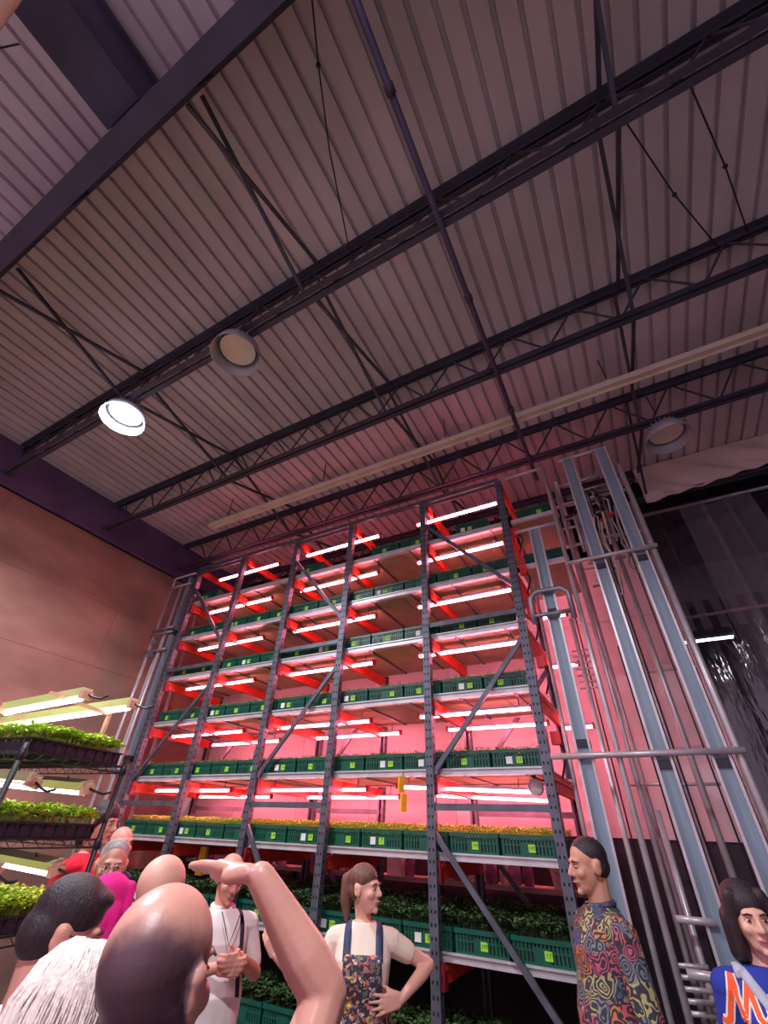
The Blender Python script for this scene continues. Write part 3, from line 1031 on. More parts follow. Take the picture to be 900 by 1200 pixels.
# ------------------------------------------------------------------ black wire shelving with microgreen trays
WR = thing('wire_shelving', 'black wire shelving unit carrying trays of bright microgreens', 'shelving', (-2.70, 1.78, 0), math.radians(8))
SL, SD = 1.22, 0.60       # runs along -x from the corner post, -y towards the camera
SHZ = [0.36, 0.70, 1.05, 1.385, 1.72, 2.055]
for x in (0, -SL):
    for y in (0, -SD):
        p = MB().tube([(x, y, 0.02), (x, y, 2.09)], 0.0135, 10).build('post', M_black, WR, True)
        MB().lathe([(0.0, 0.0), (0.022, 0.0), (0.022, 0.012), (0.0135, 0.02)], (x, y, 0), 10).build('foot', M_black, p, True)
for z in SHZ:
    b = MB()
    for dz in (0.0, -0.032):
        b.tube([(0, 0, z + dz), (-SL, 0, z + dz)], 0.0035, 5).tube([(0, -SD, z + dz), (-SL, -SD, z + dz)], 0.0035, 5)
        b.tube([(0, 0, z + dz), (0, -SD, z + dz)], 0.0035, 5).tube([(-SL, 0, z + dz), (-SL, -SD, z + dz)], 0.0035, 5)
    fr = b.build('shelf_frame', M_black, WR)
    b = MB()
    for (a, c, n) in (((0, 0), (-SL, 0), 34), ((0, -SD), (-SL, -SD), 34), ((0, 0), (0, -SD), 17), ((-SL, 0), (-SL, -SD), 17)):
        pts = [(a[0] + (c[0] - a[0]) * i / n, a[1] + (c[1] - a[1]) * i / n, z - (0.032 if i % 2 else 0.0)) for i in range(n + 1)]
        b.tube(pts, 0.0025, 4)
    stuff(b.build('truss_wire', M_black, fr))
    b = MB()
    for i in range(44):
        x = -SL * (i + 0.5) / 44
        b.tube([(x, 0, z + 0.003), (x, -SD, z + 0.003)], 0.0021, 4)
    for y in (-0.2, -0.4):
        b.tube([(0, y, z - 0.004), (-SL, y, z - 0.004)], 0.003, 4)
    stuff(b.build('deck_wires', M_black, fr))
    for x in (0, -SL):
        for y in (0, -SD):
            MB().lathe([(0.0145, -0.04), (0.021, -0.035), (0.019, 0.008), (0.0145, 0.01)], (x, y, z), 10).build('collar', M_black, fr, True)

WM = Matrix.Translation((-2.70, 1.78, 0)) @ Matrix.Rotation(math.radians(8), 4, 'Z')
TWx, TDy, TH = 0.275, 0.535, 0.06
tb = MB()
for i in range(1):
    w, d = TWx / 2, TDy / 2
    tb.span(-w * .94, w * .94, -d * .97, d * .97, 0, 0.005)
    for s in (-1, 1):
        tb.span(-w, w, s * d - s * 0.008, s * d, 0.0, TH).span(s * w - s * 0.008, s * w, -d, d, 0.0, TH)
        tb.span(-w - 0.006, w + 0.006, s * d - s * 0.002, s * d + s * 0.01, TH - 0.008, TH).span(s * w - s * 0.002, s * w + s * 0.01, -d, d, TH - 0.008, TH)
    for k in range(9):
        y_ = -d + (k + 0.5) * 2 * d / 9
        tb.span(w, w + 0.005, y_ - 0.01, y_ + 0.01, 0.004, TH - 0.01)
tray_me = tb.mesh('tray_body', mat('black_tray', srgb(30, 26, 40), 0.45, 0, 0.2, 12))
tsoil = MB().span(-TWx / 2 + 0.009, TWx / 2 - 0.009, -TDy / 2 + 0.009, TDy / 2 - 0.009, 0.006, TH - 0.014).mesh('soil', M_soil)
MG = [sprout_mesh('microgreens', M_leaf, 900, 0.068, 0.034, s, 0.015, TWx / 2 + 0.004, TDy / 2 + 0.006, 3) for s in (81, 82, 83)]
SN = {2.055: 'top', 1.72: 'second-highest', 1.385: 'third-highest'}
random.seed(77)
for z, nm in SN.items():
    for i in range(4):
        pos = WM @ V((-0.165 - 0.297 * i, -SD / 2, z + 0.006))
        where = 'nearest the aisle post' if i == 0 else 'farther in from the aisle'
        t = thing('microgreen_tray', 'black tray of bright green microgreens on the %s wire shelf, %s' % (nm, where), 'tray', pos, math.radians(8), 'microgreen trays on the %s wire shelf' % nm)
        obj('tray_body', tray_me, t)
        obj('soil', tsoil, t)
        stuff(obj('microgreens', random.choice(MG), t, (0, 0, TH - 0.02), random.choice((0, math.pi))))

M_refl = mat('reflector_enamel', srgb(214, 214, 168), 0.4, 0, 0.06, 6)
M_stick = mat('light_stand_wood', srgb(224, 170, 150), 0.7, 0, 0.12, 8)


def shop_light(label, c, L_, tilt, hang, roll=0.0, yawd=8.0):
    """tube light with a folded reflector; c is the centre in shelf coordinates"""
    p = WM @ V(c)
    t = thing('shop_light', label, 'light', p)
    t.rotation_euler = (roll, tilt, math.radians(yawd))
    h = L_ / 2
    b = MB()
    prof = [(-0.02, 0.012), (0.0, 0.008), (0.02, 0.012), (0.034, 0.05), (-0.034, 0.05)]
    for x in (-h, h):
        for (y_, z_) in prof:
            b.v.append((x, y_, z_))
    n = len(prof)
    for i in range(n):
        b.f.append((i, (i + 1) % n, n + (i + 1) % n, n + i))
    b.f += [tuple(reversed(range(n))), tuple(range(n, 2 * n))]
    b.build('reflector', M_refl, t)
    MB().tube([(-h + 0.02, 0, -0.008), (h - 0.02, 0, -0.008)], 0.010, 8).build('tube', M_ledw, t, True)
    for s in (-1, 1):
        MB().span(s * h - 0.014, s * h + 0.014, -0.034, 0.034, -0.008, 0.032).build('end_cap', M_stick, t)
        if hang > 0:
            MB().tube([(s * h * 0.7, 0, 0.028), (s * h * 0.7, 0, hang)], 0.004, 5).build('hanger', M_black, t)
    pts = [V((h + 0.005, 0.0, 0.02)), V((h + 0.04, 0.02, 0.0)), V((h + 0.09, 0.03, -0.012)), V((h + 0.14, 0.03, 0.0))]
    MB().tube(pts, 0.006, 6).build('power_lead', M_black, t, True)
    return t


# over the top shelf, on a wooden stand
shop_light('lit shop light held over the top wire shelf, edge nearest the concrete wall', (-0.62, -0.06, 2.335), 1.16, -0.06, 0, 0)
shop_light('lit shop light held over the top wire shelf, edge nearest the aisle end', (-0.43, -0.34, 2.335), 0.66, -0.08, 0, 0)
st = thing('light_stand', 'pink-lit wooden stick frame holding shop lights over the top wire shelf', 'stand', WM @ V((-0.25, -0.03, 2.06)), math.radians(8))
MB().bar((0, 0, 0), (0, 0, 0.29), 0.02, 0.02).build('stick', M_stick, st)
MB().bar((-0.7, 0, 0), (-0.7, 0, 0.27), 0.02, 0.02).build('stick', M_stick, st)
MB().bar((0, 0, 0.28), (0, -0.42, 0.31), 0.02, 0.016).build('arm', M_stick, st)
MB().bar((-0.7, 0, 0.26), (-0.7, -0.42, 0.30), 0.02, 0.016).build('arm', M_stick, st)
for z, nm in ((2.055, 'second-highest'), (1.72, 'third-highest')):
    shop_light('lit shop light slung over the %s wire shelf, edge nearest the concrete wall' % nm, (-0.60, -0.14, z - 0.105), 1.1, 0.05, 0.07, 0.3)
    shop_light('lit shop light slung over the %s wire shelf, edge nearest the aisle end' % nm, (-0.62, -0.44, z - 0.10), 1.1, 0.05, 0.07, -0.2)
# ------------------------------------------------------------------ people


def remesh(mb, name, mt, parent, vox, it=3, fac=0.5):
    me = mb.mesh(name)
    o = bpy.data.objects.new('tmp', me)
    COL.objects.link(o)
    r = o.modifiers.new('r', 'REMESH')
    r.mode = 'VOXEL'
    r.voxel_size = vox
    r.use_smooth_shade = True
    s = o.modifiers.new('s', 'SMOOTH')
    s.factor = fac
    s.iterations = it
    dg = bpy.context.evaluated_depsgraph_get()
    out = bpy.data.meshes.new_from_object(o.evaluated_get(dg))
    bpy.data.objects.remove(o)
    bpy.data.meshes.remove(me)
    out.name = name
    out.materials.clear()
    out.materials.append(mt)
    out.polygons.foreach_set('use_smooth', [True] * len(out.polygons))
    return obj(name, out, parent)


def skin(name, c):
    return mat('skin_' + name, c, 0.55, 0, 0.06, 9, 0.08, 120)


def hand(mb, wrist, d, n, side, sc=1.0, curl=0.25, spread=0.06, flat=False):
    """palm and five fingers; d finger direction, n palm normal, side = thumb side vector"""
    d = V(d).normalized()
    n = V(n)
    n = (n - d * n.dot(d)).normalized()
    s = V(side)
    s = (s - d * s.dot(d) - n * s.dot(n)).normalized()
    w = V(wrist)
    offs = [0.030, 0.010, -0.010, -0.029]
    lens = [(0.042, 0.026, 0.021), (0.046, 0.029, 0.022), (0.043, 0.027, 0.021), (0.034, 0.021, 0.018)]
    pl = [0.088, 0.091, 0.086, 0.078]
    for i in range(4):
        kn = w + d * pl[i] * sc + s * offs[i] * sc
        mb.rc(w + s * offs[i] * 0.75 * sc + d * 0.008, 0.016 * sc, kn, 0.0125 * sc, 10)
        p = kn
        ang = curl * 0.6
        fan = spread * (1.5 - i) / 1.5
        base = (d + s * fan).normalized()
        for q_, l in enumerate(lens[i]):
            dd = base * math.cos(ang) + n * math.sin(ang)
            e = p + dd * l * sc
            mb.rc(p, (0.0098 - 0.0008 * q_) * sc, e, (0.0090 - 0.0009 * q_) * sc, 10)
            p = e
            ang += curl
    mb.rc(w + d * 0.012 * sc + s * 0.020 * sc, 0.017 * sc, w + d * 0.045 * sc + s * 0.036 * sc + n * 0.012 * sc, 0.014 * sc, 10)
    p = w + d * 0.045 * sc + s * 0.036 * sc + n * 0.012 * sc
    dd = (d * 0.75 + s * 0.55 + n * 0.25).normalized()
    if flat:
        dd = (d * 0.98 - s * 0.05 + n * 0.08).normalized()
    if flat:
        p = w + d * 0.05 * sc + s * 0.018 * sc + n * 0.010 * sc
    e = p + dd * 0.034 * sc
    mb.rc(p, 0.0125 * sc, e, 0.0105 * sc, 10)
    mb.rc(e, 0.0105 * sc, e + (dd + d * 0.4).normalized() * 0.028 * sc, 0.0085 * sc, 10)


def person(label, xy, facing, H, skn, shirt, pants, female=False, head=(0, 0, 0), arms=(None, None), sleeve=0.6, hair=None, hairmat=None, vox=0.007, belly=0.0, world_arms=True, collar=False, brow=None, bust=0.0, stoop=0.0, hem=0.87):
    k = H / 1.75
    yawz = math.atan2(-facing[0], facing[1])
    t = thing('person', label, 'person', (xy[0], xy[1], 0), yawz)
    inv = (Matrix.Translation((xy[0], xy[1], 0)) @ Matrix.Rotation(yawz, 4, 'Z')).inverted()
    rot_inv = inv.to_3x3()
    sw = (0.168 if female else 0.195) * k
    ww = 0.90 if female else 1.0
    hipw = 1.06 if female else 1.0

    def ring_set(g):
        return [(0, -0.005, 0.83 * k, 0.150 * k * hipw + g, 0.105 * k + g), (0, -0.01, 0.92 * k, 0.168 * k * hipw + g, 0.118 * k + g + belly * 0.3), (0, 0.0 + belly * 0.3, 1.02 * k, 0.158 * k * hipw + g, 0.108 * k + g + belly * 0.8),
                (0, 0.005 + belly * 0.4, 1.12 * k, 0.142 * k * ww + g + belly * 0.4, 0.102 * k + g + belly * 0.8), (0, 0.012 + bust * 0.3, 1.25 * k, 0.158 * k * ww + g, 0.116 * k + g + bust * 0.5), (0, 0.01 + bust * 0.3, 1.33 * k, 0.170 * k * ww + g, 0.118 * k + g + bust * 0.4),
                (0, 0.0, 1.40 * k, 0.168 * k * ww + g, 0.098 * k + g), (0, -0.01, 1.445 * k, 0.128 * k * ww + g, 0.080 * k + g), (0, -0.014, 1.482 * k, 0.072 * k + g, 0.062 * k + g)]

    # ---- body
    b = MB()
    b.loft(ring_set(0.0))
    sh = {1: V((sw, -0.01, 1.395 * k)), -1: V((-sw, -0.01, 1.395 * k))}
    arm_pts = {}
    for idx, s in enumerate((1, -1)):
        spec = arms[idx]
        if spec is None:
            el = V((s * (sw + 0.055), -0.03, 1.12 * k))
            wr = V((s * (sw + 0.045), 0.06, 0.885 * k))
            hd, pn, th = V((-s * 0.05, 0.15, -1)), V((-s, 0, 0)), V((0, 1, 0))
            sp = dict(curl=0.3)
        else:
            el, wr, hd, pn, th = [V(q_) for q_ in spec[:5]]
            sp = spec[5] if len(spec) > 5 else {}
            el, wr = inv @ el, inv @ wr
            hd, pn, th = rot_inv @ hd, rot_inv @ pn, rot_inv @ th
        arm_pts[s] = (el, wr)
        S = sh[s]
        b.rc(V((s * sw * 0.55, -0.01, 1.40 * k)), 0.062 * k, S, 0.058 * k * (0.9 if female else 1))
        fa = 0.86 if female else 1.0
        b.rc(S, 0.055 * k * fa, S.lerp(el, 0.45), 0.049 * k * fa)
        b.rc(S.lerp(el, 0.45), 0.049 * k * fa, el, 0.040 * k * fa)
        b.rc(el, 0.041 * k * fa, el.lerp(wr, 0.3), 0.043 * k * fa)
        b.rc(el.lerp(wr, 0.3), 0.043 * k * fa, wr, 0.027 * k * fa)
        hand(b, wr + hd.normalized() * 0.008, hd, pn, th, k * (0.95 if female else 1.03), **sp)
    for s in (1, -1):
        b.rc((s * 0.088 * k, 0, 0.90 * k), 0.092 * k, (s * 0.095 * k, 0.012, 0.50 * k), 0.056 * k)
        b.rc((s * 0.095 * k, 0.012, 0.49 * k), 0.056 * k, (s * 0.098 * k, -0.005, 0.34 * k), 0.055 * k)
        b.rc((s * 0.098 * k, -0.005, 0.34 * k), 0.055 * k, (s * 0.1 * k, -0.015, 0.09 * k), 0.036 * k)
        b.rc((s * 0.1 * k, -0.03, 0.045), 0.035, (s * 0.11 * k, 0.13, 0.035), 0.030)
    # head
    hs = k ** 0.35 * (0.96 if female else 1.0)
    hc = V((0, 0.012 + stoop, 1.632 * k))
    Rh = (Matrix.Rotation(head[0], 3, 'Z') @ Matrix.Rotation(head[1], 3, 'X') @ Matrix.Rotation(head[2], 3, 'Y'))
    hp = lambda x, y, z: hc + Rh @ (V((x, y, z)) * hs)
    he = lambda c, r: b.ell(hp(*c), [q_ * hs for q_ in r], Rh, 30, 20)
    b.rc((0, -0.02, 1.46 * k), 0.058 * k * (0.88 if female else 1), hp(0, -0.03, -0.05), 0.054 * hs * (0.86 if female else 1))
    he((0, -0.018, 0.034), (0.076, 0.096, 0.086))
    he((0, 0.020, -0.020), (0.063, 0.071, 0.092))
    he((0, 0.036, -0.074), (0.047, 0.046, 0.036))
    he((0, 0.074, -0.097), (0.020, 0.016, 0.014))
    he((0, 0.074, 0.028), (0.050, 0.016, 0.012))
    for s in (1, -1):
        he((s * 0.036, 0.060, -0.022), (0.026, 0.026, 0.024))
        he((s * 0.0775, -0.012, -0.006), (0.010, 0.024, 0.031))
        he((s * 0.080, -0.018, 0.012), (0.011, 0.018, 0.018))
    b.rc(hp(0, 0.086, 0.018), 0.0085 * hs, hp(0, 0.108, -0.022), 0.013 * hs)
    he((0.011, 0.098, -0.027), (0.009, 0.011, 0.008))
    he((-0.011, 0.098, -0.027), (0.009, 0.011, 0.008))
    he((0, 0.084, -0.056), (0.024, 0.012, 0.009))
    body = remesh(b, 'body', skn, t, vox)
    # ---- face marks
    hair_c = hairmat or M_black
    face = None
    M_eye, M_iris, M_lip = mat('eye_white', srgb(196, 184, 182), 0.4), mat('iris', srgb(44, 32, 28), 0.25), mat('lips', srgb(186, 112, 102), 0.6, 0, 0.05, 20)
    for s in (1, -1):
        e = MB().ell(hp(s * 0.031, 0.0815, 0.008), (0.0115 * hs, 0.008 * hs, 0.0048 * hs), Rh, 10, 7).build('eye', M_eye, t, True)
        MB().ell(hp(s * 0.031, 0.0880, 0.008), (0.0056 * hs, 0.003 * hs, 0.0056 * hs), Rh, 8, 6).build('iris', M_iris, e, True)
        MB().tube([hp(s * 0.014, 0.0925, 0.026), hp(s * 0.031, 0.0935, 0.031), hp(s * 0.050, 0.080, 0.025)], [0.003, 0.004, 0.002], 6).build('eyebrow', brow or hair_c, t, True)
    MB().tube([hp(-0.023, 0.086, -0.057), hp(-0.008, 0.0955, -0.0545), hp(0.008, 0.0955, -0.0545), hp(0.023, 0.086, -0.057)], [0.002, 0.004, 0.004, 0.002], 8).build('mouth', M_lip, t, True)
    # ---- hair
    if hair:
        hb_ = MB()
        e2 = lambda c, r: hb_.ell(hp(*c), [q_ * hs for q_ in r], Rh, 28, 18)
        if hair == 'crop':
            e2((0, -0.026, 0.046), (0.079, 0.095, 0.084))
            e2((0, -0.050, 0.0), (0.074, 0.068, 0.062))
        elif hair == 'short':
            e2((0, -0.022, 0.052), (0.083, 0.100, 0.086))
            e2((0, -0.054, 0.0), (0.080, 0.070, 0.072))
            e2((0, 0.038, 0.094), (0.058, 0.046, 0.028))
        elif hair == 'fringe':
            e2((0, -0.028, 0.004), (0.086, 0.088, 0.062))
        elif hair == 'pony':
            e2((0, -0.022, 0.048), (0.081, 0.099, 0.084))
            e2((0, -0.056, 0.0), (0.076, 0.062, 0.06))
            hb_.rc(hp(0, -0.108, 0.07), 0.026, hp(0, -0.145, 0.04), 0.034)
            hb_.rc(hp(0, -0.145, 0.04), 0.036, hp(0, -0.150, -0.06), 0.034)
            hb_.rc(hp(0, -0.150, -0.06), 0.034, hp(0, -0.135, -0.15), 0.014)
        elif hair == 'bob':
            e2((0, -0.026, 0.046), (0.090, 0.103, 0.090))
            e2((0, -0.050, -0.01), (0.092, 0.078, 0.10))
            for s in (1, -1):
                hb_.rc(hp(s * 0.062, 0.030, 0.085), 0.026, hp(s * 0.090, 0.022, 0.0), 0.024)
                hb_.rc(hp(s * 0.090, 0.022, 0.0), 0.026, hp(s * 0.090, 0.024, -0.11), 0.026)
                hb_.rc(hp(s * 0.080, -0.03, 0.0), 0.034, hp(s * 0.085, -0.02, -0.12), 0.036)
            hb_.rc(hp(-0.05, -0.06, -0.03), 0.05, hp(-0.05, -0.05, -0.12), 0.046)
            hb_.rc(hp(0.05, -0.06, -0.03), 0.05, hp(0.05, -0.05, -0.12), 0.046)
        elif hair == 'shag':
            e2((0, -0.022, 0.050), (0.088, 0.104, 0.090))
            e2((0, -0.052, -0.01), (0.088, 0.076, 0.088))
            hb_.rc(hp(0.04, -0.09, -0.05), 0.046, hp(0.03, -0.09, -0.12), 0.032)
            hb_.rc(hp(-0.04, -0.09, -0.05), 0.046, hp(-0.03, -0.09, -0.12), 0.032)
            hb_.rc(hp(0.066, 0.02, 0.05), 0.028, hp(0.08, 0.0, -0.01), 0.018)
            hb_.rc(hp(-0.066, 0.02, 0.05), 0.028, hp(-0.08, 0.0, -0.01), 0.018)
        elif hair == 'cap':
            e2((0, -0.018, 0.056), (0.086, 0.104, 0.080))
            e2((0, 0.100, 0.052), (0.070, 0.060, 0.012))
            e2((0, -0.05, 0.0), (0.078, 0.066, 0.05))
        elif hair == 'mane':
            e2((0, -0.026, 0.044), (0.092, 0.106, 0.090))
            e2((0, -0.058, -0.03), (0.098, 0.080, 0.13))
            hb_.rc(hp(0.05, -0.08, -0.08), 0.06, hp(0.06, -0.09, -0.24), 0.05)
            hb_.rc(hp(-0.05, -0.08, -0.08), 0.06, hp(-0.06, -0.09, -0.24), 0.05)
        hobj = remesh(hb_, 'cap' if hair == 'cap' else 'hair', hair_c, t, 0.007, 2)
        if hair == 'mane':
            sb = MB()
            random.seed(31)
            for i in range(360):
                a = rnd(-2.6, 2.6)
                x0, y0 = math.sin(a) * 0.03, -0.02 - math.cos(a) * 0.03
                pts, rs = [], []
                l = rnd(0.24, 0.34)
                for q_ in range(8):
                    u = q_ / 7
                    rr_ = 0.03 + 0.075 * min(1, u * 2.4) + rnd(-0.004, 0.004)
                    z_ = 0.135 - 0.05 * u * 2 - max(0, u - 0.25) * l * 1.15
                    pts.append(hp(math.sin(a) * rr_ * 0.98, -0.024 - math.cos(a) * rr_ * 1.04, z_))
                    rs.append(0.0032 * (1 - 0.7 * u) + 0.0006)
                sb.tube(pts, rs, 4)
            stuff(sb.build('strands', hair_c, hobj, True))
    # ---- clothes
    c = MB()
    rings = ring_set(0.013)
    rings = [r for r in rings if r[2] > hem * k]
    rings[0] = (rings[0][0], rings[0][1], rings[0][2] - 0.03, rings[0][3] + 0.012, rings[0][4] + 0.012)
    c.loft(rings)
    for s in (1, -1):
        el, wr = arm_pts[s]
        S = sh[s]
        c.rc(V((s * sw * 0.5, -0.01, 1.40 * k)), 0.072 * k, S, 0.068 * k)
        if sleeve > 0:
            e = S.lerp(el, min(sleeve, 1.0))
            c.rc(S, 0.064 * k, e, 0.055 * k)
            if sleeve > 1:
                c.rc(el, 0.058 * k, el.lerp(wr, sleeve - 1), 0.044 * k)
    shirt_o = remesh(c, 'shirt', shirt, t, max(vox, 0.006), 3)
    if collar:
        MB().tube([V((0.066 * k * math.sin(a), -0.016 + 0.062 * k * math.cos(a), (1.478 + 0.018 * (1 - math.cos(a)) * 0.5) * k)) for a in [0.35 + i * (2 * math.pi - 0.7) / 16 for i in range(17)]], 0.016, 8).build('collar', shirt, shirt_o, True)
    c = MB()
    c.loft([(0, -0.005, 0.80 * k, 0.155 * k * hipw, 0.118 * k), (0, -0.01, 0.90 * k, 0.178 * k * hipw, 0.130 * k), (0, 0.0, 1.0 * k, 0.164 * k * hipw + 0.004, 0.118 * k + belly * 0.6)])
    for s in (1, -1):
        c.rc((s * 0.088 * k, 0, 0.88 * k), 0.102 * k, (s * 0.097 * k, 0.01, 0.48 * k), 0.074 * k)
        c.rc((s * 0.097 * k, 0.01, 0.48 * k), 0.074 * k, (s * 0.1 * k, -0.012, 0.12 * k), 0.062 * k)
    remesh(c, 'trousers', pants, t, 0.012, 2)
    for s in (1, -1):
        MB().loft([(s * 0.105 * k, 0.055, 0.0, 0.048, 0.140), (s * 0.105 * k, 0.055, 0.03, 0.050, 0.142), (s * 0.105 * k, 0.045, 0.065, 0.042, 0.118), (s * 0.103 * k, -0.01, 0.105, 0.044, 0.062)], 16).build('shoe', mat('shoe_leather', srgb(52, 44, 46), 0.5), t, True)
    return t, dict(hp=hp, inv=inv, rot_inv=rot_inv, k=k, shirt=shirt_o, Rh=Rh, hs=hs, body=body)


def glasses(t, I, mt):
    hp = I['hp']
    b = MB()
    for s in (1, -1):
        b.tube([hp(s * 0.031 + 0.021 * math.cos(a), 0.099, 0.004 + 0.016 * math.sin(a)) for a in [i * math.pi / 6 for i in range(12)]], 0.0022, 6, True)
        b.tube([hp(s * 0.052, 0.098, 0.010), hp(s * 0.072, 0.06, 0.010), hp(s * 0.082, -0.02, 0.012)], 0.002, 6)
    b.tube([hp(-0.010, 0.100, 0.008), hp(0, 0.103, 0.012), hp(0.010, 0.100, 0.008)], 0.002, 6)
    g = b.build('glasses', mt, t, True)


def drape(bvh, pts, r, up=(0, 0, 1), width=0.03, lift=0.004):
    """flat ribbon laid on a surface; pts are (origin, direction) rays in local space"""
    hits = []
    for o_, d_ in pts:
        h = bvh.ray_cast(V(o_), V(d_))
        if h[0] is not None:
            hits.append((h[0] + h[1] * lift, h[1]))
    b = MB()
    for i, (p, n) in enumerate(hits):
        a = hits[max(i - 1, 0)][0]
        c = hits[min(i + 1, len(hits) - 1)][0]
        tng = (c - a)
        if tng.length < 1e-6:
            continue
        s = tng.normalized().cross(n).normalized() * width / 2
        b.v += [tuple(p - s), tuple(p + s), tuple(p + s - n * lift * 1.5), tuple(p - s - n * lift * 1.5)]
    for i in range(len(b.v) // 4 - 1):
        q_ = i * 4
        for j in range(4):
            b.f.append((q_ + j, q_ + (j + 1) % 4, q_ + 4 + (j + 1) % 4, q_ + 4 + j))
    if b.v:
        e = len(b.v) - 4
        b.f += [(3, 2, 1, 0), (e, e + 1, e + 2, e + 3)]
    return b


def bvh_of(o):
    me = o.data
    return BVHTree.FromPolygons([v.co for v in me.vertices], [p.vertices for p in me.polygons])


S_fair = skin('fair', srgb(226, 168, 148))
S_ruddy = skin('ruddy', srgb(216, 150, 132))
S_tan = skin('tan', srgb(200, 142, 118))
S_shorn = mat('shorn_scalp', srgb(150, 112, 108), 0.5, 0, 0.15, 14, 0.1, 160)
H_dark = mat('hair_dark', srgb(44, 30, 36), 0.5, 0, 0.3, 30, 0.5, 90, stretch=(3, 3, 0.5))
H_brown = mat('hair_brown', srgb(110, 72, 60), 0.5, 0, 0.3, 30, 0.5, 90, stretch=(3, 3, 0.5))
H_grey = mat('hair_grey', srgb(150, 138, 138), 0.6, 0, 0.3, 30, 0.5, 90)
H_white = mat('hair_white', srgb(232, 214, 206), 0.5, 0, 0.14, 30, 0.5, 90, stretch=(3, 3, 0.5))
S_bald = mat('skin_bald', srgb(206, 146, 130), 0.42, 0, 0.06, 9, 0.06, 120)
H_stub = mat('hair_stubble', srgb(70, 46, 56), 0.7, 0, 0.25, 40, 0.3, 200)
C_white = mat('cloth_white', srgb(228, 216, 214), 0.9, 0, 0.05, 8, 0.35, 14)
C_lav = mat('cloth_lavender', srgb(208, 200, 214), 0.9, 0, 0.05, 8, 0.3, 14)
C_khaki = mat('cloth_khaki', srgb(176, 150, 104), 0.9, 0, 0.08, 8, 0.3, 14)
C_red = mat('cloth_red', srgb(206, 18, 46), 0.9, 0, 0.1, 8, 0.3, 14)
C_mag = mat('cloth_magenta', srgb(208, 16, 122), 0.9, 0, 0.1, 8, 0.3, 14)
C_blue = mat('cloth_royal_blue', srgb(38, 52, 148), 0.9, 0, 0.1, 8, 0.35, 12)
C_plum = mat('cloth_plum', srgb(66, 44, 92), 0.9, 0, 0.15, 8, 0.3, 14)
C_cream = mat('cloth_cream', srgb(236, 214, 196), 0.9, 0, 0.05, 8, 0.35, 14)
C_jean = mat('cloth_teal_jeans', srgb(62, 104, 124), 0.9, 0, 0.15, 20, 0.3, 60)
C_dkjean = mat('cloth_dark_jeans', srgb(40, 44, 64), 0.9, 0, 0.15, 20, 0.3, 60)
C_strap = mat('strap_dark', srgb(44, 44, 60), 0.8, 0, 0.1, 12)
C_paisley = cell_mat('cloth_paisley', srgb(52, 50, 62), [srgb(200, 116, 70), srgb(74, 88, 124), srgb(190, 84, 104), srgb(120, 120, 128), srgb(170, 158, 104), srgb(90, 66, 100), srgb(150, 90, 60), srgb(60, 66, 84)], 13, 0.85, 0.25, 34, 0.08)
C_floral = cell_mat('cloth_floral', srgb(62, 52, 66), [srgb(222, 124, 72), srgb(214, 196, 190), srgb(190, 92, 112), srgb(226, 176, 66), srgb(86, 76, 110), srgb(150, 124, 140), srgb(110, 120, 84)], 54, 0.85, 0.5, 0, 0.03)

# --- bald man in front, shading his eyes
bald_head = V((-0.777, 0.693, 1.60))
fb = V((-0.78, 0.62, 0)).normalized()
arm_r = (V((-0.625, 0.945, 1.565)), V((-0.735, 0.850, 1.722)), V((-0.20, 0.02, 0.012)), V((0.1, -0.25, -1)), V((-0.5, -0.8, 0.1)), dict(curl=0.08, spread=0.0, flat=True))
pb, I = person('balding man with shaved head seen from behind, raising his arm across his brow', (bald_head.x - fb.x * 0.012, bald_head.y - fb.y * 0.012), fb, 1.716, S_bald, C_plum, C_dkjean, head=(-0.62, -0.04, 0.0), arms=(arm_r, None), sleeve=0.6, hair=None, vox=0.0045, brow=H_stub)
# shaved hair: a darker growth on the back and sides of this one head, soft at the hairline
nt = S_bald.node_tree
N, L = nt.nodes, nt.links
hc1 = I['hp'](0, 0, 0)
tc = N.new('ShaderNodeTexCoord')
sb_ = N.new('ShaderNodeVectorMath')
sb_.operation = 'SUBTRACT'
sb_.inputs[1].default_value = hc1
L.new(tc.outputs['Object'], sb_.inputs[0])
inv_h = I['Rh'].inverted()


def dotn(v, axis):
    n_ = N.new('ShaderNodeVectorMath')
    n_.operation = 'DOT_PRODUCT'
    n_.inputs[1].default_value = I['Rh'] @ V(axis)
    L.new(v, n_.inputs[0])
    return n_.outputs['Value']


def ramp(v, a, c_):
    n_ = N.new('ShaderNodeMapRange')
    n_.interpolation_type = 'SMOOTHSTEP'
    n_.inputs[1].default_value = a
    n_.inputs[2].default_value = c_
    L.new(v, n_.inputs[0])
    return n_.outputs[0]


def mul(a, c_):
    n_ = N.new('ShaderNodeMath')
    n_.operation = 'MULTIPLY'
    L.new(a, n_.inputs[0])
    L.new(c_, n_.inputs[1])
    return n_.outputs[0]


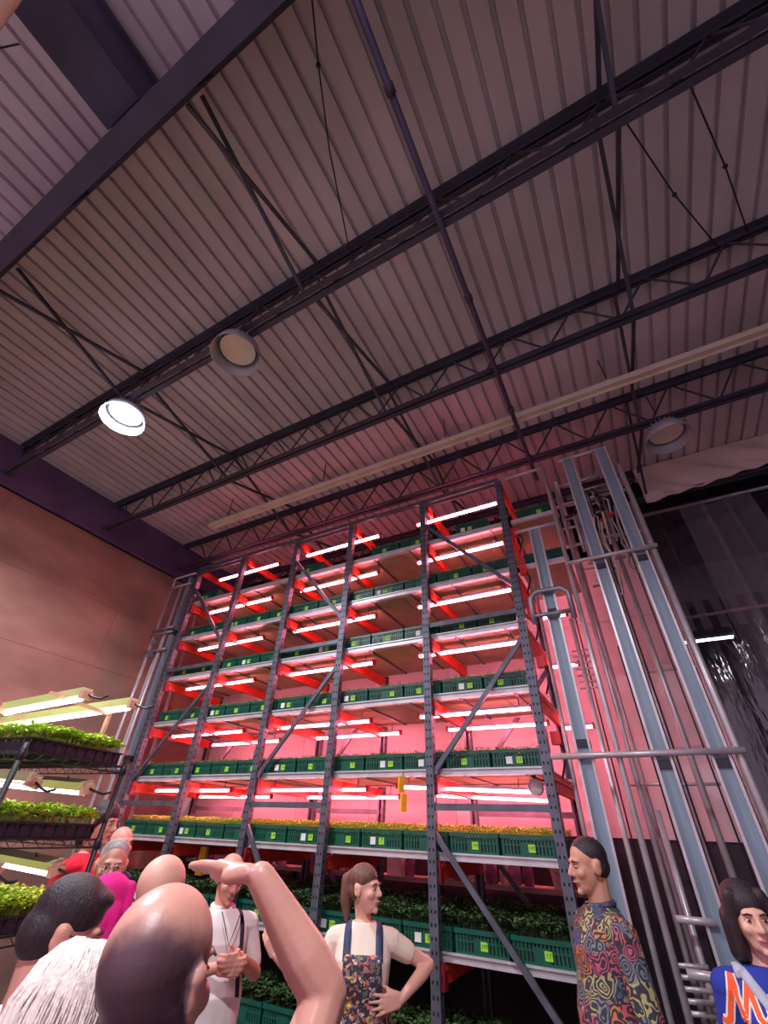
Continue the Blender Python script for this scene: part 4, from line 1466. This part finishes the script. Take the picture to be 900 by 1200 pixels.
nzb = N.new('ShaderNodeTexNoise')
nzb.inputs['Scale'].default_value = 40
L.new(tc.outputs['Object'], nzb.inputs['Vector'])
addn = N.new('ShaderNodeMath')
addn.operation = 'MULTIPLY_ADD'
addn.inputs[1].default_value = 0.03
L.new(nzb.outputs['Fac'], addn.inputs[0])
L.new(dotn(sb_.outputs[0], (-0.42, 0.55, 1.0)), addn.inputs[2])
mk = mul(mul(ramp(addn.outputs[0], 0.055, -0.005), ramp(dotn(sb_.outputs[0], (0, 1, 0)), 0.035, 0.0)), ramp(dotn(sb_.outputs[0], (0, 0, 1)), -0.115, -0.085))
ln = N.new('ShaderNodeVectorMath')
ln.operation = 'LENGTH'
L.new(sb_.outputs[0], ln.inputs[0])
mk = mul(mk, ramp(ln.outputs['Value'], 0.19, 0.15))
for sx in (1, -1):
    mk = mul(mk, ramp(dotn(sb_.outputs[0], (sx, 0, 0)), 0.083, 0.077))
mxh = N.new('ShaderNodeMix')
mxh.data_type = 'RGBA'
pb_ = N['Principled BSDF']
src = pb_.inputs['Base Color'].links[0].from_socket
L.new(mk, mxh.inputs[0])
L.new(src, mxh.inputs[6])
mxh.inputs[7].default_value = srgb(92, 64, 72)
L.new(mxh.outputs[2], pb_.inputs['Base Color'])

# --- long white hair, seen from behind
f2 = V((-0.65, 0.76, 0)).normalized()
p2, I = person('person with long pale white hair seen from behind', (-1.174, 0.816), f2, 1.575, S_fair, C_mag, C_dkjean, True, head=(0.15, -0.12, 0.12), hair='mane', hairmat=H_white, vox=0.006, sleeve=0.15)

# --- dark-haired person with glasses in lavender T-shirt
f3 = V((0.15, 1.0, 0)).normalized()
p3, I = person('dark-haired person in glasses and pale lavender T-shirt, in profile', (-1.625, 1.055), f3, 1.645, S_ruddy, C_lav, C_dkjean, False, head=(-0.35, -0.28, 0.0), hair='short', hairmat=H_dark, vox=0.006, sleeve=0.7, belly=0.04)
glasses(p3, I, M_black)

# --- magenta top behind the glasses wearer
p4, I = person('person in magenta top and headscarf half hidden behind the glasses wearer', (-2.25, 1.62), (0.1, 0.95), 1.60, S_ruddy, C_mag, C_dkjean, True, head=(0.2, -0.1, 0), hair='bob', hairmat=C_mag, brow=H_brown, vox=0.008, sleeve=0.6)

# --- grey-haired man in khaki
p5, I = person('grey-haired older man in a khaki shirt facing out from beside the wire shelving', (-2.94, 2.07), (0.80, -0.58), 1.71, S_ruddy, C_khaki, C_dkjean, False, head=(0.1, -0.12, 0), hair='crop', hairmat=H_grey, vox=0.007, sleeve=0.7)
glasses(p5, I, M_steel)

# --- dark-capped man in red
p6, I = person('tall dark-haired man in a red shirt behind the wire shelving post', (-3.60, 2.35), (0.86, 0.5), 1.915, S_ruddy, C_red, C_dkjean, False, head=(-0.2, -0.1, 0), hair='shag', hairmat=H_dark, vox=0.008, sleeve=0.6)
# --- far bald man
p6b, I = person('bald man standing far back past the man in red', (-4.0, 2.83), (0.9, 0.3), 1.77, S_ruddy, C_plum, C_dkjean, False, head=(-0.3, 0, 0), vox=0.009, sleeve=0.6)
# --- pale bald head, white shirt
p7, I = person('bald man in a white shirt just beyond the raised hand man', (-1.72, 1.44), (-0.2, 0.95), 1.70, S_fair, C_white, C_dkjean, False, head=(0.0, -0.2, 0), vox=0.007, sleeve=0.7, belly=0.03)

# --- white shirt with backpack strap
f8 = V((0.90, -0.42, 0)).normalized()
r8 = V((f8.y, -f8.x, 0))
c8 = V((-2.56, 2.66, 0))
el_r = c8 + r8 * 0.28 - f8 * 0.02 + V((0, 0, 1.10))
el_l = c8 - r8 * 0.27 + f8 * 0.0 + V((0, 0, 1.10))
h8 = c8 + f8 * 0.28 + V((0, 0, 1.19))
arms8 = ((el_r, h8 + r8 * 0.07 - f8 * 0.03, -r8 * 0.8 + f8 * 0.5, -f8 - r8 * 0.3, V((0, 0, 1)), dict(curl=0.75)),
         (el_l, h8 - r8 * 0.07 - f8 * 0.03 + V((0, 0, 0.02)), r8 * 0.8 + f8 * 0.5, -f8 + r8 * 0.3, V((0, 0, 1)), dict(curl=0.75)))
p8, I = person('older person in a white polo with a dark backpack strap, hands clasped', (c8.x, c8.y), f8, 1.65, S_ruddy, C_white, C_jean, False, head=(0.05, -0.35, 0), arms=arms8, hair='fringe', hairmat=H_grey, vox=0.006, sleeve=0.75, belly=0.07, collar=True, hem=0.97)
bv = bvh_of(I['shirt'])
for s in (1, -1):
    pts = [((s * 0.105, 0.6, 1.05 + 0.38 * i / 12), (0, -1, 0)) for i in range(13)]
    pts += [((s * 0.105, 0.08 - 0.03 * i, 1.8), (0, 0, -1)) for i in range(8)]
    drape(bv, pts, 0, width=0.03).build('backpack_strap', C_strap, p8, True)
MB().tube([V((0.06, 0.14, 1.40)), V((0.03, 0.17, 1.33)), V((0.0, 0.185, 1.26)), V((-0.03, 0.17, 1.33)), V((-0.06, 0.14, 1.40))], 0.003, 5).build('glasses_cord', M_black, p8, True)

# --- woman in floral overalls
f9 = V((0.50, -0.86, 0)).normalized()
r9 = V((f9.y, -f9.x, 0))
c9 = V((-1.70, 2.92, 0))
le = c9 - r9 * 0.375 - f9 * 0.06 + V((0, 0, 1.215))
lw = c9 - r9 * 0.21 + f9 * 0.10 + V((0, 0, 1.115))
re = c9 + r9 * 0.30 + V((0, 0, 1.12))
rw = c9 + r9 * 0.48 + f9 * 0.02 + V((0, 0, 1.24))
arms9 = ((re, rw, r9 * 0.6 + V((0, 0, 0.8)), -f9, V((0, 0, 1)) - r9 * 0.3, dict(curl=0.6)),
         (le, lw, r9 * 0.9 + f9 * 0.35 - V((0, 0, 0.12)), r9 * 0.3 - f9 * 0.8, V((0, 0, 1)) + f9 * 0.1, dict(curl=0.2, spread=0.2)))
p9, I = person('woman with a ponytail in floral overalls and cream T-shirt, hand on hip', (c9.x, c9.y), f9, 1.64, S_fair, C_cream, C_floral, True, head=(1.02, 0.03, 0), arms=arms9, hair='pony', hairmat=H_brown, vox=0.006, sleeve=0.42, bust=0.03)
bv = bvh_of(I['shirt'])
k9 = I['k']
bb = MB()
# bib and waist of the overalls, laid over the shirt
cb = MB()
cb.loft([(0, -0.005, 0.80 * k9, 0.175, 0.135), (0, -0.008, 0.92 * k9, 0.198, 0.150), (0, 0.0, 1.02 * k9, 0.186, 0.142), (0, 0.006, 1.12 * k9, 0.160, 0.134), (0, 0.010, 1.17 * k9, 0.158, 0.136)])
ov = remesh(cb, 'overall_waist', C_floral, p9, 0.008, 2)
rows = []
nxx, nzz = 12, 12
bib = MB()
for side in (0.010, 0.002):
    for i in range(nzz + 1):
        z = (1.14 + 0.22 * i / nzz) * k9
        for j in range(nxx + 1):
            x = (-0.115 + 0.23 * j / nxx) * (1 - 0.12 * i / nzz)
            h = bv.ray_cast(V((x, 0.6, z)), V((0, -1, 0)))
            y_ = h[0].y if h[0] else 0.1
            bib.v.append((x, y_ + side, z))
q0 = (nzz + 1) * (nxx + 1)
for i in range(nzz):
    for j in range(nxx):
        a = i * (nxx + 1) + j
        bib.f.append((a, a + 1, a + nxx + 2, a + nxx + 1))
        bib.f.append((q0 + a, q0 + a + nxx + 1, q0 + a + nxx + 2, q0 + a + 1))
for j in range(nxx):
    a = nzz * (nxx + 1) + j
    bib.f.append((a, a + 1, q0 + a + 1, q0 + a))
for i in range(nzz):
    for a in (i * (nxx + 1), i * (nxx + 1) + nxx):
        bib.f.append((a, a + nxx + 1, q0 + a + nxx + 1, q0 + a))
bib.build('bib', C_floral, p9, True)
M_denim = mat('denim_strap', srgb(60, 66, 96), 0.85, 0, 0.1, 20)
for s in (1, -1):
    pts = [((s * 0.088, 0.6, (1.335 + 0.10 * i / 8) * k9), (0, -1, 0)) for i in range(9)] + [((s * 0.088, 0.06 - 0.03 * i, 1.8), (0, 0, -1)) for i in range(7)]
    st_ = drape(bv, pts, 0, width=0.042, lift=0.006).build('overall_strap', M_denim, p9, True)
    h = bv.ray_cast(V((s * 0.088, 0.6, 1.335 * k9)), V((0, -1, 0)))
    if h[0]:
        MB().tube([h[0] + V((0, 0.010, 0)), h[0] + V((0, 0.018, 0))], 0.011, 10).build('button', M_steel, st_, True)
hp = I['hp']
for s in (1, -1):
    MB().ell(hp(s * 0.086, -0.004, -0.045), (0.005, 0.005, 0.008), None, 8, 6).build('earring', M_steel, p9, True)

# --- man in paisley shirt
f10 = V((-0.86, -0.5, 0)).normalized()
p10, I = person('tall dark-haired man in a paisley shirt beside the lift masts', (-0.44, 3.16), f10, 1.815, S_tan, C_paisley, C_dkjean, False, head=(0.10, -0.10, 0), hair='crop', hairmat=H_dark, vox=0.006, sleeve=0.9, belly=0.045, collar=True)

# --- woman in blue shirt
f11 = V((0.02, -1.0, 0)).normalized()
p11, I = person('woman with a dark bob in a royal blue shirt lettered in orange', (0.20, 2.97), f11, 1.675, S_fair, C_blue, C_dkjean, True, head=(0.18, -0.10, 0.05), hair='bob', hairmat=H_dark, vox=0.006, sleeve=0.75, bust=0.035)
bv = bvh_of(I['shirt'])
pts = []
for i in range(30):
    u = i / 29
    pts.append(((0.105 - 0.27 * u, 0.6, 1.41 - 0.44 * u), (0, -1, 0)))
drape(bv, pts, 0, width=0.036, lift=0.012).build('crossbody_strap', mat('strap_pale', srgb(170, 172, 186), 0.8), p11, True)
drape(bv, [((0.105, 0.05 - 0.03 * i, 1.8), (0, 0, -1)) for i in range(5)], 0, width=0.036, lift=0.012).build('crossbody_strap', MATS['strap_pale'], p11, True)
# script lettering: strokes in (across, up) units, read left to right by the viewer
STROKES = [
    [(-0.16, -0.62), (-0.10, -0.70), (0.0, -0.60), (0.16, 0.0), (0.30, 0.62), (0.32, 0.66)],
    [(0.32, 0.66), (0.34, 0.0), (0.36, -0.55)],
    [(0.36, -0.55), (0.52, 0.0), (0.68, 0.50)],
    [(0.68, 0.50), (0.66, 0.0), (0.68, -0.45), (0.78, -0.62), (0.92, -0.45)],
    [(0.92, -0.45), (1.10, -0.22), (1.16, -0.04), (1.06, 0.04), (0.96, -0.12), (0.96, -0.42), (1.10, -0.60), (1.28, -0.42)],
    [(1.28, -0.42), (1.42, 0.0), (1.54, 0.42)],
    [(1.36, 0.0), (1.44, -0.40), (1.54, -0.60), (1.70, -0.42)],
    [(1.30, 0.10), (1.48, 0.14), (1.68, 0.16)],
    [(1.70, -0.42), (1.84, -0.06), (1.92, 0.06), (1.92, -0.20), (1.98, -0.46), (1.84, -0.62), (1.72, -0.54)],
]


def dense(st):
    out = []
    for a, b_ in zip(st[:-1], st[1:]):
        n = max(2, int(30 * math.hypot(b_[0] - a[0], b_[1] - a[1])))
        for i in range(n):
            u = i / n
            out.append((a[0] + (b_[0] - a[0]) * u, a[1] + (b_[1] - a[1]) * u))
    out.append(st[-1])
    return out


M_ltr = mat('letter_orange', srgb(240, 92, 40), 0.8, 0, 0.04, 20)
M_ltw = mat('letter_outline', srgb(236, 224, 220), 0.8, 0, 0.04, 20)
bo, bw = MB(), MB()
for st_ in STROKES:
    ray = [((0.19 - 0.145 * p[0], 0.6, 1.315 + 0.095 * p[1] + 0.018 * p[0]), (0, -1, 0)) for p in dense(st_)]
    d1 = drape(bv, ray, 0, width=0.030, lift=0.005)
    d2 = drape(bv, ray, 0, width=0.018, lift=0.0075)
    bw.add(d1.v, d1.f)
    bo.add(d2.v, d2.f)
ol = bw.build('lettering_outline', M_ltw, p11)
bo.build('lettering', M_ltr, p11)
